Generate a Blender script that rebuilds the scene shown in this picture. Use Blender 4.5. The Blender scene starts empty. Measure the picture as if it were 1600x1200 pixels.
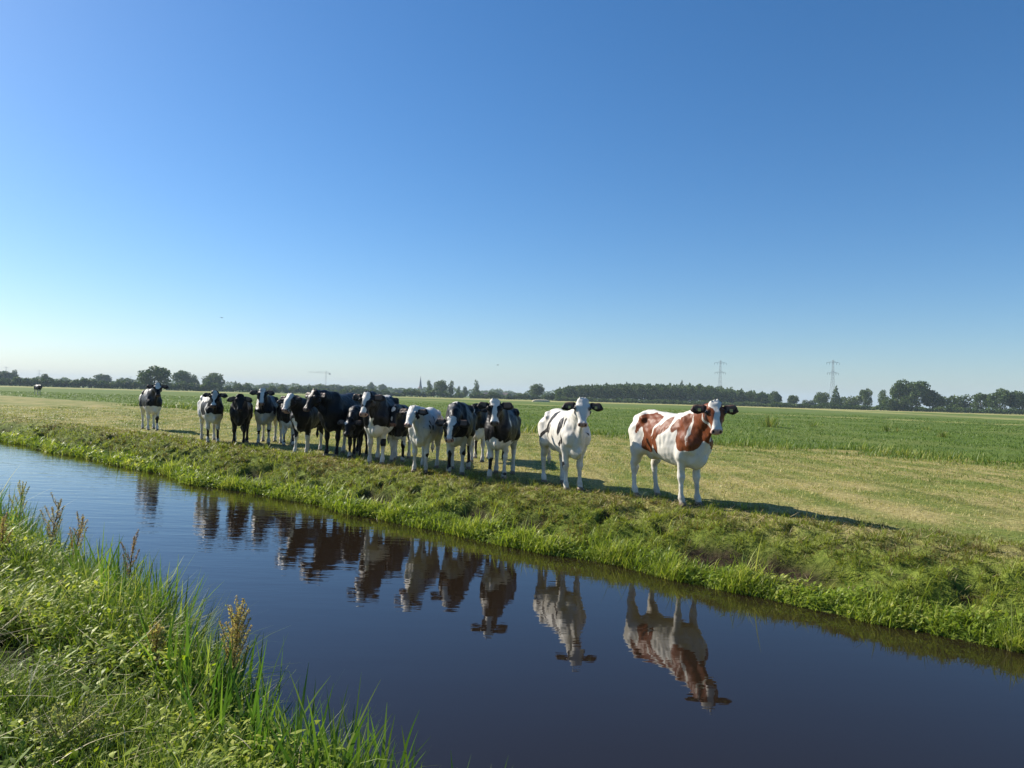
import bpy, math, random
import numpy as np
from mathutils import Vector, Matrix, Euler

SC = bpy.context.scene
COL = SC.collection
PI = math.pi
RNG = np.random.default_rng(7)

# ------------------------------------------------------------------ object helpers
def tag(o, label=None, cat=None, group=None, kind=None):
    if label: o['label'] = label
    if cat: o['category'] = cat
    if group: o['group'] = group
    if kind: o['kind'] = kind
    return o

def empty(name, loc, rz=0.0):
    o = bpy.data.objects.new(name, None)
    COL.objects.link(o)
    o.location = loc
    o.rotation_euler = (0, 0, rz)
    o.empty_display_size = 0.2
    return o

def mesh_np(name, verts, quads=None, tris=None, smooth=True, attrs=None):
    """mesh datablock from numpy arrays; attrs = {name: per-vertex float array}"""
    me = bpy.data.meshes.new(name)
    verts = np.asarray(verts, np.float32)
    nq = 0 if quads is None else len(quads)
    nt = 0 if tris is None else len(tris)
    loops = []
    if nq: loops.append(np.asarray(quads, np.int32).ravel())
    if nt: loops.append(np.asarray(tris, np.int32).ravel())
    loops = np.concatenate(loops) if loops else np.zeros(0, np.int32)
    me.vertices.add(len(verts)); me.vertices.foreach_set('co', verts.ravel())
    me.loops.add(len(loops)); me.loops.foreach_set('vertex_index', loops)
    me.polygons.add(nq + nt)
    starts = np.concatenate([np.arange(nq) * 4, nq * 4 + np.arange(nt) * 3]).astype(np.int32)
    me.polygons.foreach_set('loop_start', starts)
    me.polygons.foreach_set('use_smooth', np.full(nq + nt, smooth, bool))
    me.update(calc_edges=True)
    for k, v in (attrs or {}).items():
        a = me.attributes.new(k, 'FLOAT', 'POINT')
        a.data.foreach_set('value', np.asarray(v, np.float32))
    return me

def link(name, me, mat=None, parent=None):
    o = bpy.data.objects.new(name, me)
    COL.objects.link(o)
    if mat is not None: me.materials.append(mat)
    if parent is not None: o.parent = parent
    return o

# ------------------------------------------------------------------ material helpers
class NT:
    def __init__(s, name):
        s.m = bpy.data.materials.new(name); s.m.use_nodes = True
        s.t = s.m.node_tree; s.t.nodes.clear()
        s.out = s.t.nodes.new('ShaderNodeOutputMaterial')
    def n(s, typ, **kw):
        nd = s.t.nodes.new(typ)
        for k, v in kw.items():
            if k in nd.inputs: nd.inputs[k].default_value = v
            else: setattr(nd, k, v)
        return nd
    def l(s, a, b): s.t.links.new(a, b)
    def attr(s, name): return s.n('ShaderNodeAttribute', attribute_name=name).outputs['Fac']
    def math(s, op, a, b=None, c=None):
        nd = s.n('ShaderNodeMath', operation=op)
        for i, v in enumerate((a, b, c)):
            if v is None: continue
            if hasattr(v, 'links'): s.l(v, nd.inputs[i])
            else: nd.inputs[i].default_value = v
        return nd.outputs[0]
    def ramp(s, fac, stops, interp='LINEAR'):
        nd = s.n('ShaderNodeValToRGB'); cr = nd.color_ramp; cr.interpolation = interp
        while len(cr.elements) < len(stops): cr.elements.new(0.5)
        for e, (p, c) in zip(cr.elements, stops):
            e.position = p; e.color = (*c, 1) if len(c) == 3 else c
        s.l(fac, nd.inputs[0])
        return nd.outputs['Color']
    def noise(s, scale, vec=None, detail=4, rough=0.55, out='Fac'):
        nd = s.n('ShaderNodeTexNoise'); nd.inputs['Scale'].default_value = scale
        nd.inputs['Detail'].default_value = detail; nd.inputs['Roughness'].default_value = rough
        if vec is not None: s.l(vec, nd.inputs['Vector'])
        return nd.outputs[out]
    def pos(s): return s.n('ShaderNodeNewGeometry').outputs['Position']
    def obj(s): return s.n('ShaderNodeTexCoord').outputs['Object']
    def mix(s, fac, a, b, blend='MIX'):
        nd = s.n('ShaderNodeMix', data_type='RGBA', blend_type=blend)
        for sock, v in ((nd.inputs['Factor'], fac), (nd.inputs[6], a), (nd.inputs[7], b)):
            if hasattr(v, 'links'): s.l(v, sock)
            elif isinstance(v, tuple): sock.default_value = (*v, 1)
            else: sock.default_value = v
        return nd.outputs[2]
    def smooth(s, v, lo, hi):
        nd = s.n('ShaderNodeMapRange', interpolation_type='SMOOTHSTEP')
        s.l(v, nd.inputs['Value']); nd.inputs['From Min'].default_value = lo; nd.inputs['From Max'].default_value = hi
        return nd.outputs[0]
    def bsdf(s, color, rough=0.6, spec=0.3, normal=None, **kw):
        b = s.n('ShaderNodeBsdfPrincipled')
        for k, v in ((b.inputs['Base Color'], color), (b.inputs['Roughness'], rough)):
            if hasattr(v, 'links'): s.l(v, k)
            else: k.default_value = (*v, 1) if isinstance(v, tuple) else v
        b.inputs['Specular IOR Level'].default_value = spec
        for k, v in kw.items(): b.inputs[k].default_value = v
        if normal is not None: s.l(normal, b.inputs['Normal'])
        return b.outputs[0]
    def bump(s, h, strength=0.3, dist=0.02):
        b = s.n('ShaderNodeBump'); b.inputs['Strength'].default_value = strength; b.inputs['Distance'].default_value = dist
        s.l(h, b.inputs['Height']); return b.outputs[0]
    def done(s, sh): s.l(sh, s.out.inputs['Surface']); return s.m

def plain(name, color, rough=0.6, spec=0.3, var=0.25, scale=30.0, **kw):
    t = NT(name)
    n = t.noise(scale, t.obj())
    c = t.mix(t.smooth(n, 0.3, 0.7), tuple(v * (1 - var) for v in color), tuple(min(1, v * (1 + var)) for v in color))
    return t.done(t.bsdf(c, rough, spec, **kw))

def leafy(name, stops, trans=0.35, rough=0.5, spec=0.3, tint='tint', patch=None, tcol=1.35):
    """plant material: colour from the per-blade tint, plus light let through the leaf"""
    t = NT(name)
    f = t.attr(tint)
    if patch:
        sc, amt = patch
        nz = t.smooth(t.noise(sc, t.pos(), 3), 0.3, 0.7)
        f = t.math('ADD', f, t.math('MULTIPLY', t.math('SUBTRACT', nz, 0.5), amt))
    c = t.ramp(f, stops)
    b = t.bsdf(c, rough, spec)
    if trans <= 0: return t.done(b)
    tr = t.n('ShaderNodeBsdfTranslucent')
    tc = t.mix(1.0, c, (tcol, tcol * 1.0, tcol * 0.55), 'MULTIPLY')
    t.l(tc, tr.inputs[0])
    mx = t.n('ShaderNodeMixShader'); mx.inputs[0].default_value = trans
    t.l(b, mx.inputs[1]); t.l(tr.outputs[0], mx.inputs[2])
    return t.done(mx.outputs[0])

# ------------------------------------------------------------------ smooth noise in numpy (sums of sines, no lattice)
def make_noise(seed, dim, freq, octaves=3, per=7):
    r = np.random.default_rng(seed); ks = []; am = []
    for o in range(octaves):
        for _ in range(per):
            d = r.normal(size=dim); d /= np.linalg.norm(d)
            ks.append(d * freq * 2 ** o * r.uniform(0.6, 1.5) * 2 * PI); am.append(0.55 ** o)
    ks = np.array(ks); am = np.array(am) / math.sqrt(sum(a * a for a in am)) ; ph = r.uniform(0, 2 * PI, len(ks))
    def f(*p):
        out = 0.0
        for k, a, q in zip(ks, am, ph):
            arg = q
            for c, kk in zip(p, k): arg = arg + c * kk
            out = out + a * np.sin(arg)
        return out
    return f
# ================================================================== COWS: one implicit surface per animal
def smin(a, b, k):
    h = np.clip(0.5 + 0.5 * (b - a) / k, 0, 1)
    return b + (a - b) * h - k * h * (1 - h)

class Field:
    """a grid of distances; every primitive is blended into its own neighbourhood only"""
    def __init__(s, lo, hi, vox):
        s.lo = np.array(lo, np.float32); s.vox = vox
        s.ax = [np.arange(lo[i], hi[i] + vox, vox, dtype=np.float32) for i in range(3)]
        s.g = np.full([len(a) for a in s.ax], 1.0, np.float32)
    def add(s, fn, lo, hi, k=0.03, cut=False):
        m = k + 0.05
        sl = []
        for i in range(3):
            a = max(0, int((lo[i] - m - s.lo[i]) / s.vox)); b = min(len(s.ax[i]), int((hi[i] + m - s.lo[i]) / s.vox) + 2)
            if b <= a: return
            sl.append(slice(a, b))
        X, Y, Z = np.meshgrid(*[s.ax[i][sl[i]] for i in range(3)], indexing='ij')
        d = fn(X, Y, Z).astype(np.float32)
        g = s.g[tuple(sl)]
        s.g[tuple(sl)] = -smin(-g, d, k) if cut else smin(g, d, k)
    def cone(s, a, b, ra, rb, k=0.03, flat=None, cut=False):
        a = np.array(a, float); b = np.array(b, float); r = max(ra, rb)
        f = None if flat is None else (np.array(flat[0], float) / np.linalg.norm(flat[0]), flat[1])
        def fn(X, Y, Z):
            P = [X - a[0], Y - a[1], Z - a[2]]; ba = b - a
            if f is not None:
                q = (P[0] * f[0][0] + P[1] * f[0][1] + P[2] * f[0][2]) * (f[1] - 1)
                P = [P[i] + q * f[0][i] for i in range(3)]
                ba = ba + f[0] * (ba @ f[0]) * (f[1] - 1)
            t = np.clip((P[0] * ba[0] + P[1] * ba[1] + P[2] * ba[2]) / max(1e-9, ba @ ba), 0, 1)
            return np.sqrt(sum((P[i] - t * ba[i]) ** 2 for i in range(3))) - (ra + (rb - ra) * t)
        s.add(fn, np.minimum(a, b) - r, np.maximum(a, b) + r, k, cut)
    def chain(s, pts, k=0.03):
        for (a, ra), (b, rb) in zip(pts[:-1], pts[1:]): s.cone(a, b, ra, rb, k)
    def net(s):
        """naive surface nets"""
        g = s.g; ins = g < 0
        c = ins[:-1, :-1, :-1]
        cnt = np.zeros(c.shape, np.int8)
        off = [(i, j, k) for i in (0, 1) for j in (0, 1) for k in (0, 1)]
        nx, ny, nz = c.shape
        for i, j, k in off: cnt += ins[i:i + nx, j:j + ny, k:k + nz]
        act = (cnt > 0) & (cnt < 8)
        idx = np.argwhere(act)
        val = {o: g[idx[:, 0] + o[0], idx[:, 1] + o[1], idx[:, 2] + o[2]] for o in off}
        acc = np.zeros((len(idx), 3)); num = np.zeros(len(idx))
        for a in off:
            for ax in range(3):
                if a[ax]: continue
                b = tuple(1 if q == ax else a[q] for q in range(3))
                va, vb = val[a], val[b]; x = (va < 0) != (vb < 0)
                t = np.where(x, va / np.where(x, va - vb, 1), 0)
                p = np.array(a, float)[None].repeat(len(idx), 0); p[:, ax] += t
                acc[x] += p[x]; num[x] += 1
        v = (idx + acc / num[:, None]) * s.vox + s.lo
        ids = np.full(c.shape, -1, np.int64); ids[act] = np.arange(len(idx))
        quads = []
        for ax in range(3):
            u, w = (ax + 1) % 3, (ax + 2) % 3
            sa = [slice(1, d - 1) for d in g.shape]; sb = list(sa); sa[ax] = slice(0, g.shape[ax] - 1); sb[ax] = slice(1, g.shape[ax])
            A, B = ins[tuple(sa)], ins[tuple(sb)]
            e = np.argwhere(A != B)
            flip = A[tuple(e.T)]
            e = e + np.array([0 if q == ax else 1 for q in range(3)])
            def at(du, dw):
                q = e.copy(); q[:, u] += du; q[:, w] += dw
                return ids[q[:, 0], q[:, 1], q[:, 2]]
            f = np.stack([at(-1, -1), at(0, -1), at(0, 0), at(-1, 0)], 1)
            f = np.where(flip[:, None], f, f[:, ::-1])
            quads.append(f)
        quads = np.concatenate(quads); quads = quads[(quads >= 0).all(1)]
        return v, quads

def spline(xs, ys, n=240):
    """Catmull-Rom through control values, tabulated"""
    xs = np.array(xs, float); ys = np.array(ys, float)
    m = np.gradient(ys, xs)
    q = np.linspace(xs[0], xs[-1], n); i = np.clip(np.searchsorted(xs, q) - 1, 0, len(xs) - 2)
    h = xs[i + 1] - xs[i]; t = (q - xs[i]) / h
    y = (2 * t**3 - 3 * t**2 + 1) * ys[i] + (t**3 - 2 * t**2 + t) * h * m[i] + (-2 * t**3 + 3 * t**2) * ys[i + 1] + (t**3 - t**2) * h * m[i + 1]
    return lambda x: np.interp(x, q, y)

TX = [-.80, -.74, -.64, -.48, -.28, 0.0, .20, .35, .48, .60, .70, .77]
T_TOP = spline(TX, [1.15, 1.24, 1.295, 1.32, 1.30, 1.285, 1.285, 1.30, 1.31, 1.27, 1.18, 1.06])
T_BOT = spline(TX, [.98, .86, .77, .71, .64, .565, .535, .53, .535, .55, .62, .80])
T_WID = spline(TX, [.085, .155, .20, .232, .245, .272, .262, .225, .185, .155, .115, .06])
HX = [-.02, .035, .085, .135, .195, .255, .315, .36, .395, .42]
H_FRONT = spline(HX, [.015, .055, .075, .082, .075, .066, .060, .058, .048, .02])
H_BACK = spline(HX, [.05, .10, .145, .165, .15, .105, .082, .076, .062, .02])
H_WID = spline(HX, [.05, .095, .114, .118, .098, .078, .066, .074, .072, .035])

def loft(x, off_c, off_h, y, wid, x0, x1, p=2.3):
    r = (np.abs(y / wid) ** p + np.abs(off_c / off_h) ** p) ** (1 / p)
    d = (r - 1) * np.minimum(wid, off_h)
    dx = np.maximum(np.maximum(x0 - x, x - x1), 0)
    return np.where(dx > 0, np.sqrt(np.maximum(d, 0) ** 2 + dx ** 2), d)

def cow_mesh(name, P, mat, vox):
    """P: neck (lift, yaw), face (yaw, pitch), legs {fl,fr,hl,hr: x offset}, fat, coat"""
    fat = P.get('fat', 1.0)
    lift, nyaw = math.radians(P.get('neck_lift', 32)), math.radians(P.get('neck_yaw', 0))
    fyaw, fpit = math.radians(P.get('face_yaw', 0)), math.radians(P.get('face_pitch', 52))
    roll = math.radians(P.get('roll', 0))
    base = np.array((.55, 0, 1.09))
    L = P.get('neck_len', .56)
    poll = base + L * np.array((math.cos(lift) * math.cos(nyaw), math.cos(lift) * math.sin(nyaw), math.sin(lift)))
    u = np.array((math.cos(fpit) * math.cos(fyaw), math.cos(fpit) * math.sin(fyaw), -math.sin(fpit)))
    sd = np.array((-math.sin(fyaw), math.cos(fyaw), 0)); w = np.cross(u, sd)
    sd, w = sd * math.cos(roll) + w * math.sin(roll), w * math.cos(roll) - sd * math.sin(roll)
    def hp(a, b, c): return poll + u * a + sd * b + w * c
    ends = [poll, hp(.44, 0, 0), hp(.05, .34, 0), hp(.05, -.34, 0)]
    lo = np.minimum.reduce([np.array((-.95, -.36 * fat - .03, -.03))] + [e - .16 for e in ends])
    hi = np.maximum.reduce([np.array((.85, .36 * fat + .03, 1.4))] + [e + .16 for e in ends])
    F = Field(lo, hi, vox)
    def torso(X, Y, Z):
        t, b, wd = T_TOP(X), T_BOT(X), T_WID(X) * fat
        c, h = (t + b) / 2, (t - b) / 2
        wz = wd * (1 - .28 * np.clip((Z - c) / h, 0, 1) ** 1.5)      # ribs slope in towards the spine
        return loft(X, Z - c, h, Y, wz, -.80, .77)
    F.add(torso, (-.82, -.33 * fat, .5), (.8, .33 * fat, 1.36), .02)
    for y in (1, -1):                                                # hook bones, pin bones, shoulder blades
        F.cone((-.47, .185 * fat * y, 1.215), (-.40, .215 * fat * y, 1.17), .045, .04, .08)
        F.cone((-.26, .335 * fat * y, 1.15), (-.20, .335 * fat * y, 1.02), .095, .06, .06, cut=True)
        F.cone((-.62, .235 * y, 1.17), (-.60, .25 * y, 1.02), .045, .03, .06, cut=True)
        F.cone((-.74, .09 * y, 1.17), (-.70, .10 * y, 1.12), .05, .05, .08)
        F.cone((.46, .10 * y, 1.22), (.60, .145 * y, .88), .07, .08, .08)
        F.cone((.65, .115 * y, .90), (.60, .13 * y, .80), .065, .075, .05)
        fx = P.get('fl' if y > 0 else 'fr', 0.0); hx = P.get('hl' if y > 0 else 'hr', 0.0)
        sp = P.get('spread', 0.0)
        yf, yh = .125 + sp, .16 + sp
        kx = .40 + fx * .55; bx = .43 + fx
        F.cone((.50, .135 * y, .92), (.43 + fx * .15, .15 * y, .70), .105, .08, .06)
        F.chain([((.43 + fx * .15, .145 * y, .72), .072), ((kx, yf * y, .46), .045), ((kx + .008, yf * y, .405), .049), ((kx + .006, yf * y, .365), .039)], .03)
        F.chain([((kx + .004, yf * y, .38), .039), (((kx + bx) / 2, yf * y, .27), .029), ((bx - .01, yf * y, .15), .033), ((bx, yf * y, .115), .043), ((bx + .03, yf * y, .055), .040)], .02)
        hk = -.64 + hx * .75; bh = -.60 + hx
        F.cone((-.56, .13 * y, 1.0), (-.44 + hx * .2, .19 * y, .76), .17, .105, .07)
        F.cone((-.64, .13 * y, .98), (-.60 + hx * .4, .17 * y, .70), .12, .085, .08)
        F.chain([((-.46 + hx * .2, .185 * y, .78), .095), ((-.58 + hx * .6, yh * y, .57), .055), ((hk, yh * y, .48), .046)], .05)
        F.cone((-.62 + hx * .5, .165 * y, .72), (hk - .035, yh * y, .53), .05, .026, .05)
        F.chain([((hk - .01, yh * y, .50), .047), ((hk + .005, yh * y, .42), .041), (((hk + bh) / 2, yh * y, .28), .031), ((bh, yh * y, .15), .034), ((bh + .012, yh * y, .115), .043), ((bh + .04, yh * y, .055), .040)], .02)
        for q in (1, -1):                                            # two claws a foot
            F.cone((bx + .03, yf * y + q * .02, .035), (bx + .075, yf * y + q * .021, .022), .036, .027, .01)
            F.cone((bh + .04, yh * y + q * .02, .035), (bh + .085, yh * y + q * .021, .022), .036, .027, .01)
    if P.get('udder', True): F.cone((-.36, .06, .66), (-.36, -.06, .66), .075, .075, .06)
    # neck: deep at the chest, slim at the throat, with a dewlap
    nb = base; mid = (nb + poll) / 2 + np.array((0, 0, .01))
    fl = (np.cross(poll - nb, (0, 0, 1)), 1.5)
    end = poll + u * .06 - w * .045
    F.cone(nb + (-.06, 0, .0), mid, .225, .15, .07, (fl[0], 1.55))
    F.cone(mid, end, .15, .108, .06, (fl[0], 1.4))
    F.cone(nb + (.06, 0, .10), poll + w * -.02, .09, .065, .08, (fl[0], 1.4))
    F.cone((.62, 0, .80), hp(.17, 0, -.12), .085, .07, .08, (fl[0], 2.2))
    F.cone((.55, 0, .64), (.70, 0, .66), .11, .07, .05, ((0, 1, 0), 1.9))
    # head
    def head(X, Y, Z):
        q = [X - poll[0], Y - poll[1], Z - poll[2]]
        a = q[0] * u[0] + q[1] * u[1] + q[2] * u[2]; b = q[0] * sd[0] + q[1] * sd[1] + q[2] * sd[2]; c = q[0] * w[0] + q[1] * w[1] + q[2] * w[2]
        f, k, wd = H_FRONT(a), H_BACK(a), H_WID(a)
        cc, h = (f - k) / 2, (f + k) / 2
        wz = wd * (1 - .38 * np.clip(-(c - cc) / h, 0, 1))
        return loft(a, c - cc, h, b, wz, -.02, .42, 2.5)
    e = np.array([hp(a, b, c) for a in (-.03, .5) for b in (-.13, .13) for c in (-.18, .1)])
    F.add(head, e.min(0), e.max(0), .035)
    F.cone(hp(.0, .04, .015), hp(.0, -.04, .015), .052, .052, .03)       # poll
    for i in range(7):                                                # tuft between the ears
        r = math.sin(i * 2.4 + P['seed']); F.cone(hp(-.03, .012 * (i - 3), .045), hp(-.045 - .010 * r, .016 * (i - 3) + .012 * r, .066 + .008 * math.cos(i * 3.1)), .013, .007, .012)
    for y in (1, -1):
        F.cone(hp(.110, .102 * y, .046), hp(.135, .108 * y, .036), .028, .023, .025)   # brow over the eye
        F.cone(hp(.18, .082 * y, -.06), hp(.13, .088 * y, -.09), .035, .045, .03)   # cheek
        F.cone(hp(.382, .036 * y, .032), hp(.400, .046 * y, .012), .027, .025, .02)    # nostril rims
        dr = P.get('ear_droop', .012)
        f = (w * .8 + u * .2, 2.6)                                  # ears: broad leaf shapes, flattened front to back
        e0, e1, e2, e3 = hp(.045, .085 * y, -.02), hp(.04 + dr * .3, .15 * y, -.02), hp(.035 + dr, .235 * y, -.03), hp(.04 + dr * 1.4, .292 * y, -.045)
        F.cone(e0, e1, .028, .052, .02, f); F.cone(e1, e2, .054, .066, .015, f); F.cone(e2, e3, .066, .028, .015, f)
        F.cone(hp(.042 + dr * .5, .17 * y, .012), hp(.042 + dr, .26 * y, .004), .022, .026, .012, (f[0], 1.3), cut=True)
        F.cone(hp(.398, .044 * y, .040), hp(.414, .050 * y, .026), .013, .010, .006, cut=True)   # nostrils
    F.cone(hp(.392, .06, -.030), hp(.392, -.06, -.030), .009, .009, .01, cut=True)   # mouth line
    # tail
    ty = P.get('tail', .0)
    F.chain([((-.76, 0, 1.20), .04), ((-.83, ty * .3, 1.08), .026), ((-.855, ty * .7, .80), .020), ((-.84, ty, .55), .022), ((-.83, ty, .42), .035), ((-.83, ty, .32), .012)], .03)
    v, quads = F.net()
    nn = np.zeros_like(v); fa = v[quads]; fn = np.cross(fa[:, 2] - fa[:, 0], fa[:, 3] - fa[:, 1])
    for i in range(4): np.add.at(nn, quads[:, i], fn)
    nn /= np.linalg.norm(nn, axis=1)[:, None] + 1e-9
    g1, g2 = make_noise(P['seed'] + 9, 3, 3.2, 3), make_noise(P['seed'] + 19, 2, 5.5, 1)
    onb = np.clip((v[:, 2] - .5) / .15, 0, 1)
    rib = np.sin(v[:, 0] * 2 * PI / .085 - v[:, 2] * 4) * np.clip(1 - np.abs(v[:, 0] - .05) / .28, 0, 1) * np.clip(1 - np.abs(v[:, 2] - .95) / .28, 0, 1)
    fold = np.sin((v[:, 0] * 1.0 + v[:, 2] * .55) * 2 * PI / .075) * np.clip(1 - np.linalg.norm(v - (base + poll) / 2 * np.array((1, 1, 1)), axis=1) / .30, 0, 1)
    v = v + nn * (onb * (.0060 * g1(v[:, 0], v[:, 1], v[:, 2]) + .0052 * rib + .0055 * fold * g2(v[:, 1], v[:, 2])))[:, None]
    # ---- coat: signed patch field, painted in body and head coordinates
    n1, n2 = make_noise(P['seed'], 3, 2.2, 3), make_noise(P['seed'] + 50, 3, 2.2, 3)
    q = v - poll
    hu, hs, hw = q @ u, q @ sd, q @ w
    inear = (np.abs(hs) > .112) & (hu > -.06) & (hu < .20) & (np.abs(hw) < .12)
    dn = np.linalg.norm
    on_head = ((hu > -.05) & (np.abs(hs) < .15) & (hw > -.19 + np.clip(.1 - hu, 0, .1)) & (hu < .56)) | inear
    wa = P.get('warp', .035)
    bp = np.stack([v[:, 0] + wa * n1(v[:, 0], v[:, 1], v[:, 2]), v[:, 1] + wa * n2(v[:, 0], v[:, 1], v[:, 2]), v[:, 2] + wa * n1(v[:, 1], v[:, 2], v[:, 0])], 1)
    h3 = np.stack([hu, hs, hw], 1)
    h3 = h3 + .012 * np.stack([n1(*(h3 * 2.5).T), n2(*(h3 * 2.5).T), 0 * hu], 1)
    fld = np.full(len(v), .3 if P.get('base') == 'dark' else -.3)
    for kind, c, r, sgn, *rot in P['coat']:
        dp = (h3 if kind == 'h' else bp) - np.array(c, float)
        if rot:                                                      # a slanting streak on the flank
            ca, sa = math.cos(math.radians(rot[0])), math.sin(math.radians(rot[0]))
            dp = np.stack([ca * dp[:, 0] + sa * dp[:, 2], dp[:, 1], ca * dp[:, 2] - sa * dp[:, 0]], 1)
        r = np.array(r, float); e = (1 - np.sqrt(((dp / r) ** 2).sum(1))) * r.min()
        m = on_head if kind == 'h' else (~on_head if kind == 'b' else np.ones(len(v), bool))
        fld = np.where(m, np.maximum(fld, e) if sgn > 0 else np.minimum(fld, -e), fld)
    ear = P.get('ears', 1)
    fld = np.where(inear, .1 * ear, fld)
    muz = np.clip((hu - .372 + .25 * (hw - .03)) / .015, 0, 1) * (np.abs(hs) < .12) * (hu < .5) * on_head
    hoof = np.clip((.075 - v[:, 2]) / .015, 0, 1)
    dark = P.get('dark_muzzle', 0.0)
    er = np.zeros(len(v)); nos = np.zeros(len(v))
    for y in (1, -1):
        er = np.maximum(er, np.clip((.046 - dn(v - hp(.126, .112 * y, .038), axis=1)) / .014, 0, 1))
        nos = np.maximum(nos, np.clip((.021 - dn(v - hp(.404, .046 * y, .032), axis=1)) / .008, 0, 1))
    inner = ((np.abs(hs) > .15) & (np.abs(hs) < .27) & inear & (hw > -.012)).astype(float)
    knee = np.clip((.11 - v[:, 2]) / .1, 0, 1)
    dirt = np.clip(.5 * n2(v[:, 0] * 1.4, v[:, 1] * 1.4, v[:, 2] * 1.4) + .9 * np.clip((.62 - v[:, 2]) / .5, 0, 1), 0, 1)
    me = mesh_np(name, v, quads=quads, attrs=dict(eye_ring=er, nostril=nos, patch=fld, muzzle=muz, hoof=hoof, muzzle_dark=np.full(len(v), dark), inner_ear=inner, ear=(inear & (fld > 0)).astype(float), dirt=dirt))
    me.materials.append(mat)
    eyes = [(hp(.124, .116 * y, .040), sd * y) for y in (1, -1)]
    tags = [(hp(.068 + P.get('ear_droop', .012), .205 * y, .016), y) for y in (1, -1)]
    return me, eyes, tags, (u, sd, w)

def coat_material(name, dark, white=(.66, .63, .565)):
    t = NT(name)
    p = t.obj()
    fine = t.noise(70, p, 3)
    e = t.math('ADD', t.attr('patch'), t.math('MULTIPLY', t.math('SUBTRACT', fine, .5), .012))
    m = t.smooth(e, -.003, .004)
    hair = t.n('ShaderNodeMapping'); hair.inputs['Scale'].default_value = (1, 1, .25); t.l(p, hair.inputs[0])
    hn = t.noise(140, hair.outputs[0], 3)
    wc = t.mix(t.math('MULTIPLY', t.smooth(t.math('ADD', t.attr('dirt'), t.math('MULTIPLY', t.math('SUBTRACT', fine, .5), .6)), .25, 1.0), .55), white, (.36, .31, .235))
    wc = t.mix(t.smooth(hn, .3, .75), t.mix(1.0, wc, (.90, .89, .87), 'MULTIPLY'), wc)
    dk = t.mix(t.smooth(hn, .35, .7), tuple(c * .75 for c in dark), tuple(c * 1.3 for c in dark))
    c = t.mix(m, wc, dk)
    mz = t.mix(t.attr('muzzle_dark'), (.50, .27, .20), (.018, .015, .014))
    mz = t.mix(t.smooth(t.noise(45, p, 2), .58, .66), mz, (.16, .10, .08))
    c = t.mix(t.math('MULTIPLY', t.attr('eye_ring'), .8), c, (.03, .025, .022))
    c = t.mix(t.math('MULTIPLY', t.attr('muzzle'), .9), c, mz)
    c = t.mix(t.attr('nostril'), c, (.012, .008, .007))
    c = t.mix(t.math('MULTIPLY', t.attr('ear'), .85), c, (.020, .014, .012))
    c = t.mix(t.math('MULTIPLY', t.attr('inner_ear'), .35), c, (.34, .23, .17))
    c = t.mix(t.attr('hoof'), c, t.mix(t.smooth(fine, .4, .6), (.10, .075, .05), (.26, .2, .14)))
    return t.done(t.bsdf(c, .45, .16, t.bump(hn, .35, .004), **{'Sheen Weight': .0}))

def uv_ball(r, n=10):
    vs = []; qs = []
    for i in range(n + 1):
        a = PI * i / n
        for j in range(2 * n):
            b = PI * j / n
            vs.append((r * math.sin(a) * math.cos(b), r * math.sin(a) * math.sin(b), r * math.cos(a)))
    for i in range(n):
        for j in range(2 * n):
            k = (j + 1) % (2 * n)
            qs.append((i * 2 * n + j, (i + 1) * 2 * n + j, (i + 1) * 2 * n + k, i * 2 * n + k))
    return np.array(vs), np.array(qs)

COW_COATS = {}
def build_cow(P, label, vox=.014, group=None):
    if not COW_COATS:
        COW_COATS['black'] = coat_material('black_and_white_coat', (.0065, .006, .006))
        COW_COATS['red'] = coat_material('red_and_white_coat', (.155, .044, .0145))
        COW_COATS['eye'] = plain('cow_eye', (.008, .006, .005), .08, .6, .1)
        COW_COATS['tag'] = plain('ear_tag_plastic', (.62, .46, .12), .45, .4, .05)
    S = P.get('scale', 1.0)
    me, eyes, tags, (u, sd, w) = cow_mesh('cow', P, COW_COATS[P.get('colour', 'black')], vox)
    me.transform(Matrix.Scale(S, 4))
    o = link('cow', me)
    x, y, z = P['at']
    o.location = (x, y, z); o.rotation_euler = (0, 0, math.radians(P['yaw']))
    tag(o, label, 'cow', group)
    bv, bq = uv_ball(.025)
    for c, dr in eyes:
        m = mesh_np('eye', (bv + (c + dr * .004)) * S, quads=bq); link('eye', m, COW_COATS['eye'], o)
    if P.get('tags'):
        for c, yy in tags:
            a = np.array([c + u * i * .022 + sd * yy * j * .019 + w * k * .003 for i in (-1, 1) for j in (-1, 1) for k in (0, 1)]) * S
            m = mesh_np('ear_tag', a, quads=[(0, 1, 3, 2), (4, 6, 7, 5), (0, 4, 5, 1), (2, 3, 7, 6), (0, 2, 6, 4), (1, 5, 7, 3)], smooth=False)
            link('ear_tag', m, COW_COATS['tag'], o)
    return o
# ================================================================== LAND: s runs along the ditch (to the far left), n across it
ANG = math.radians(48.6)
DS = np.array((-math.sin(ANG), math.cos(ANG))); DN = np.array((math.cos(ANG), math.sin(ANG)))
def to_xy(s, n): return s * DS[0] + n * DN[0], s * DS[1] + n * DN[1]
def to_sn(x, y): return x * DS[0] + y * DS[1], x * DN[0] + y * DN[1]

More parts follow.
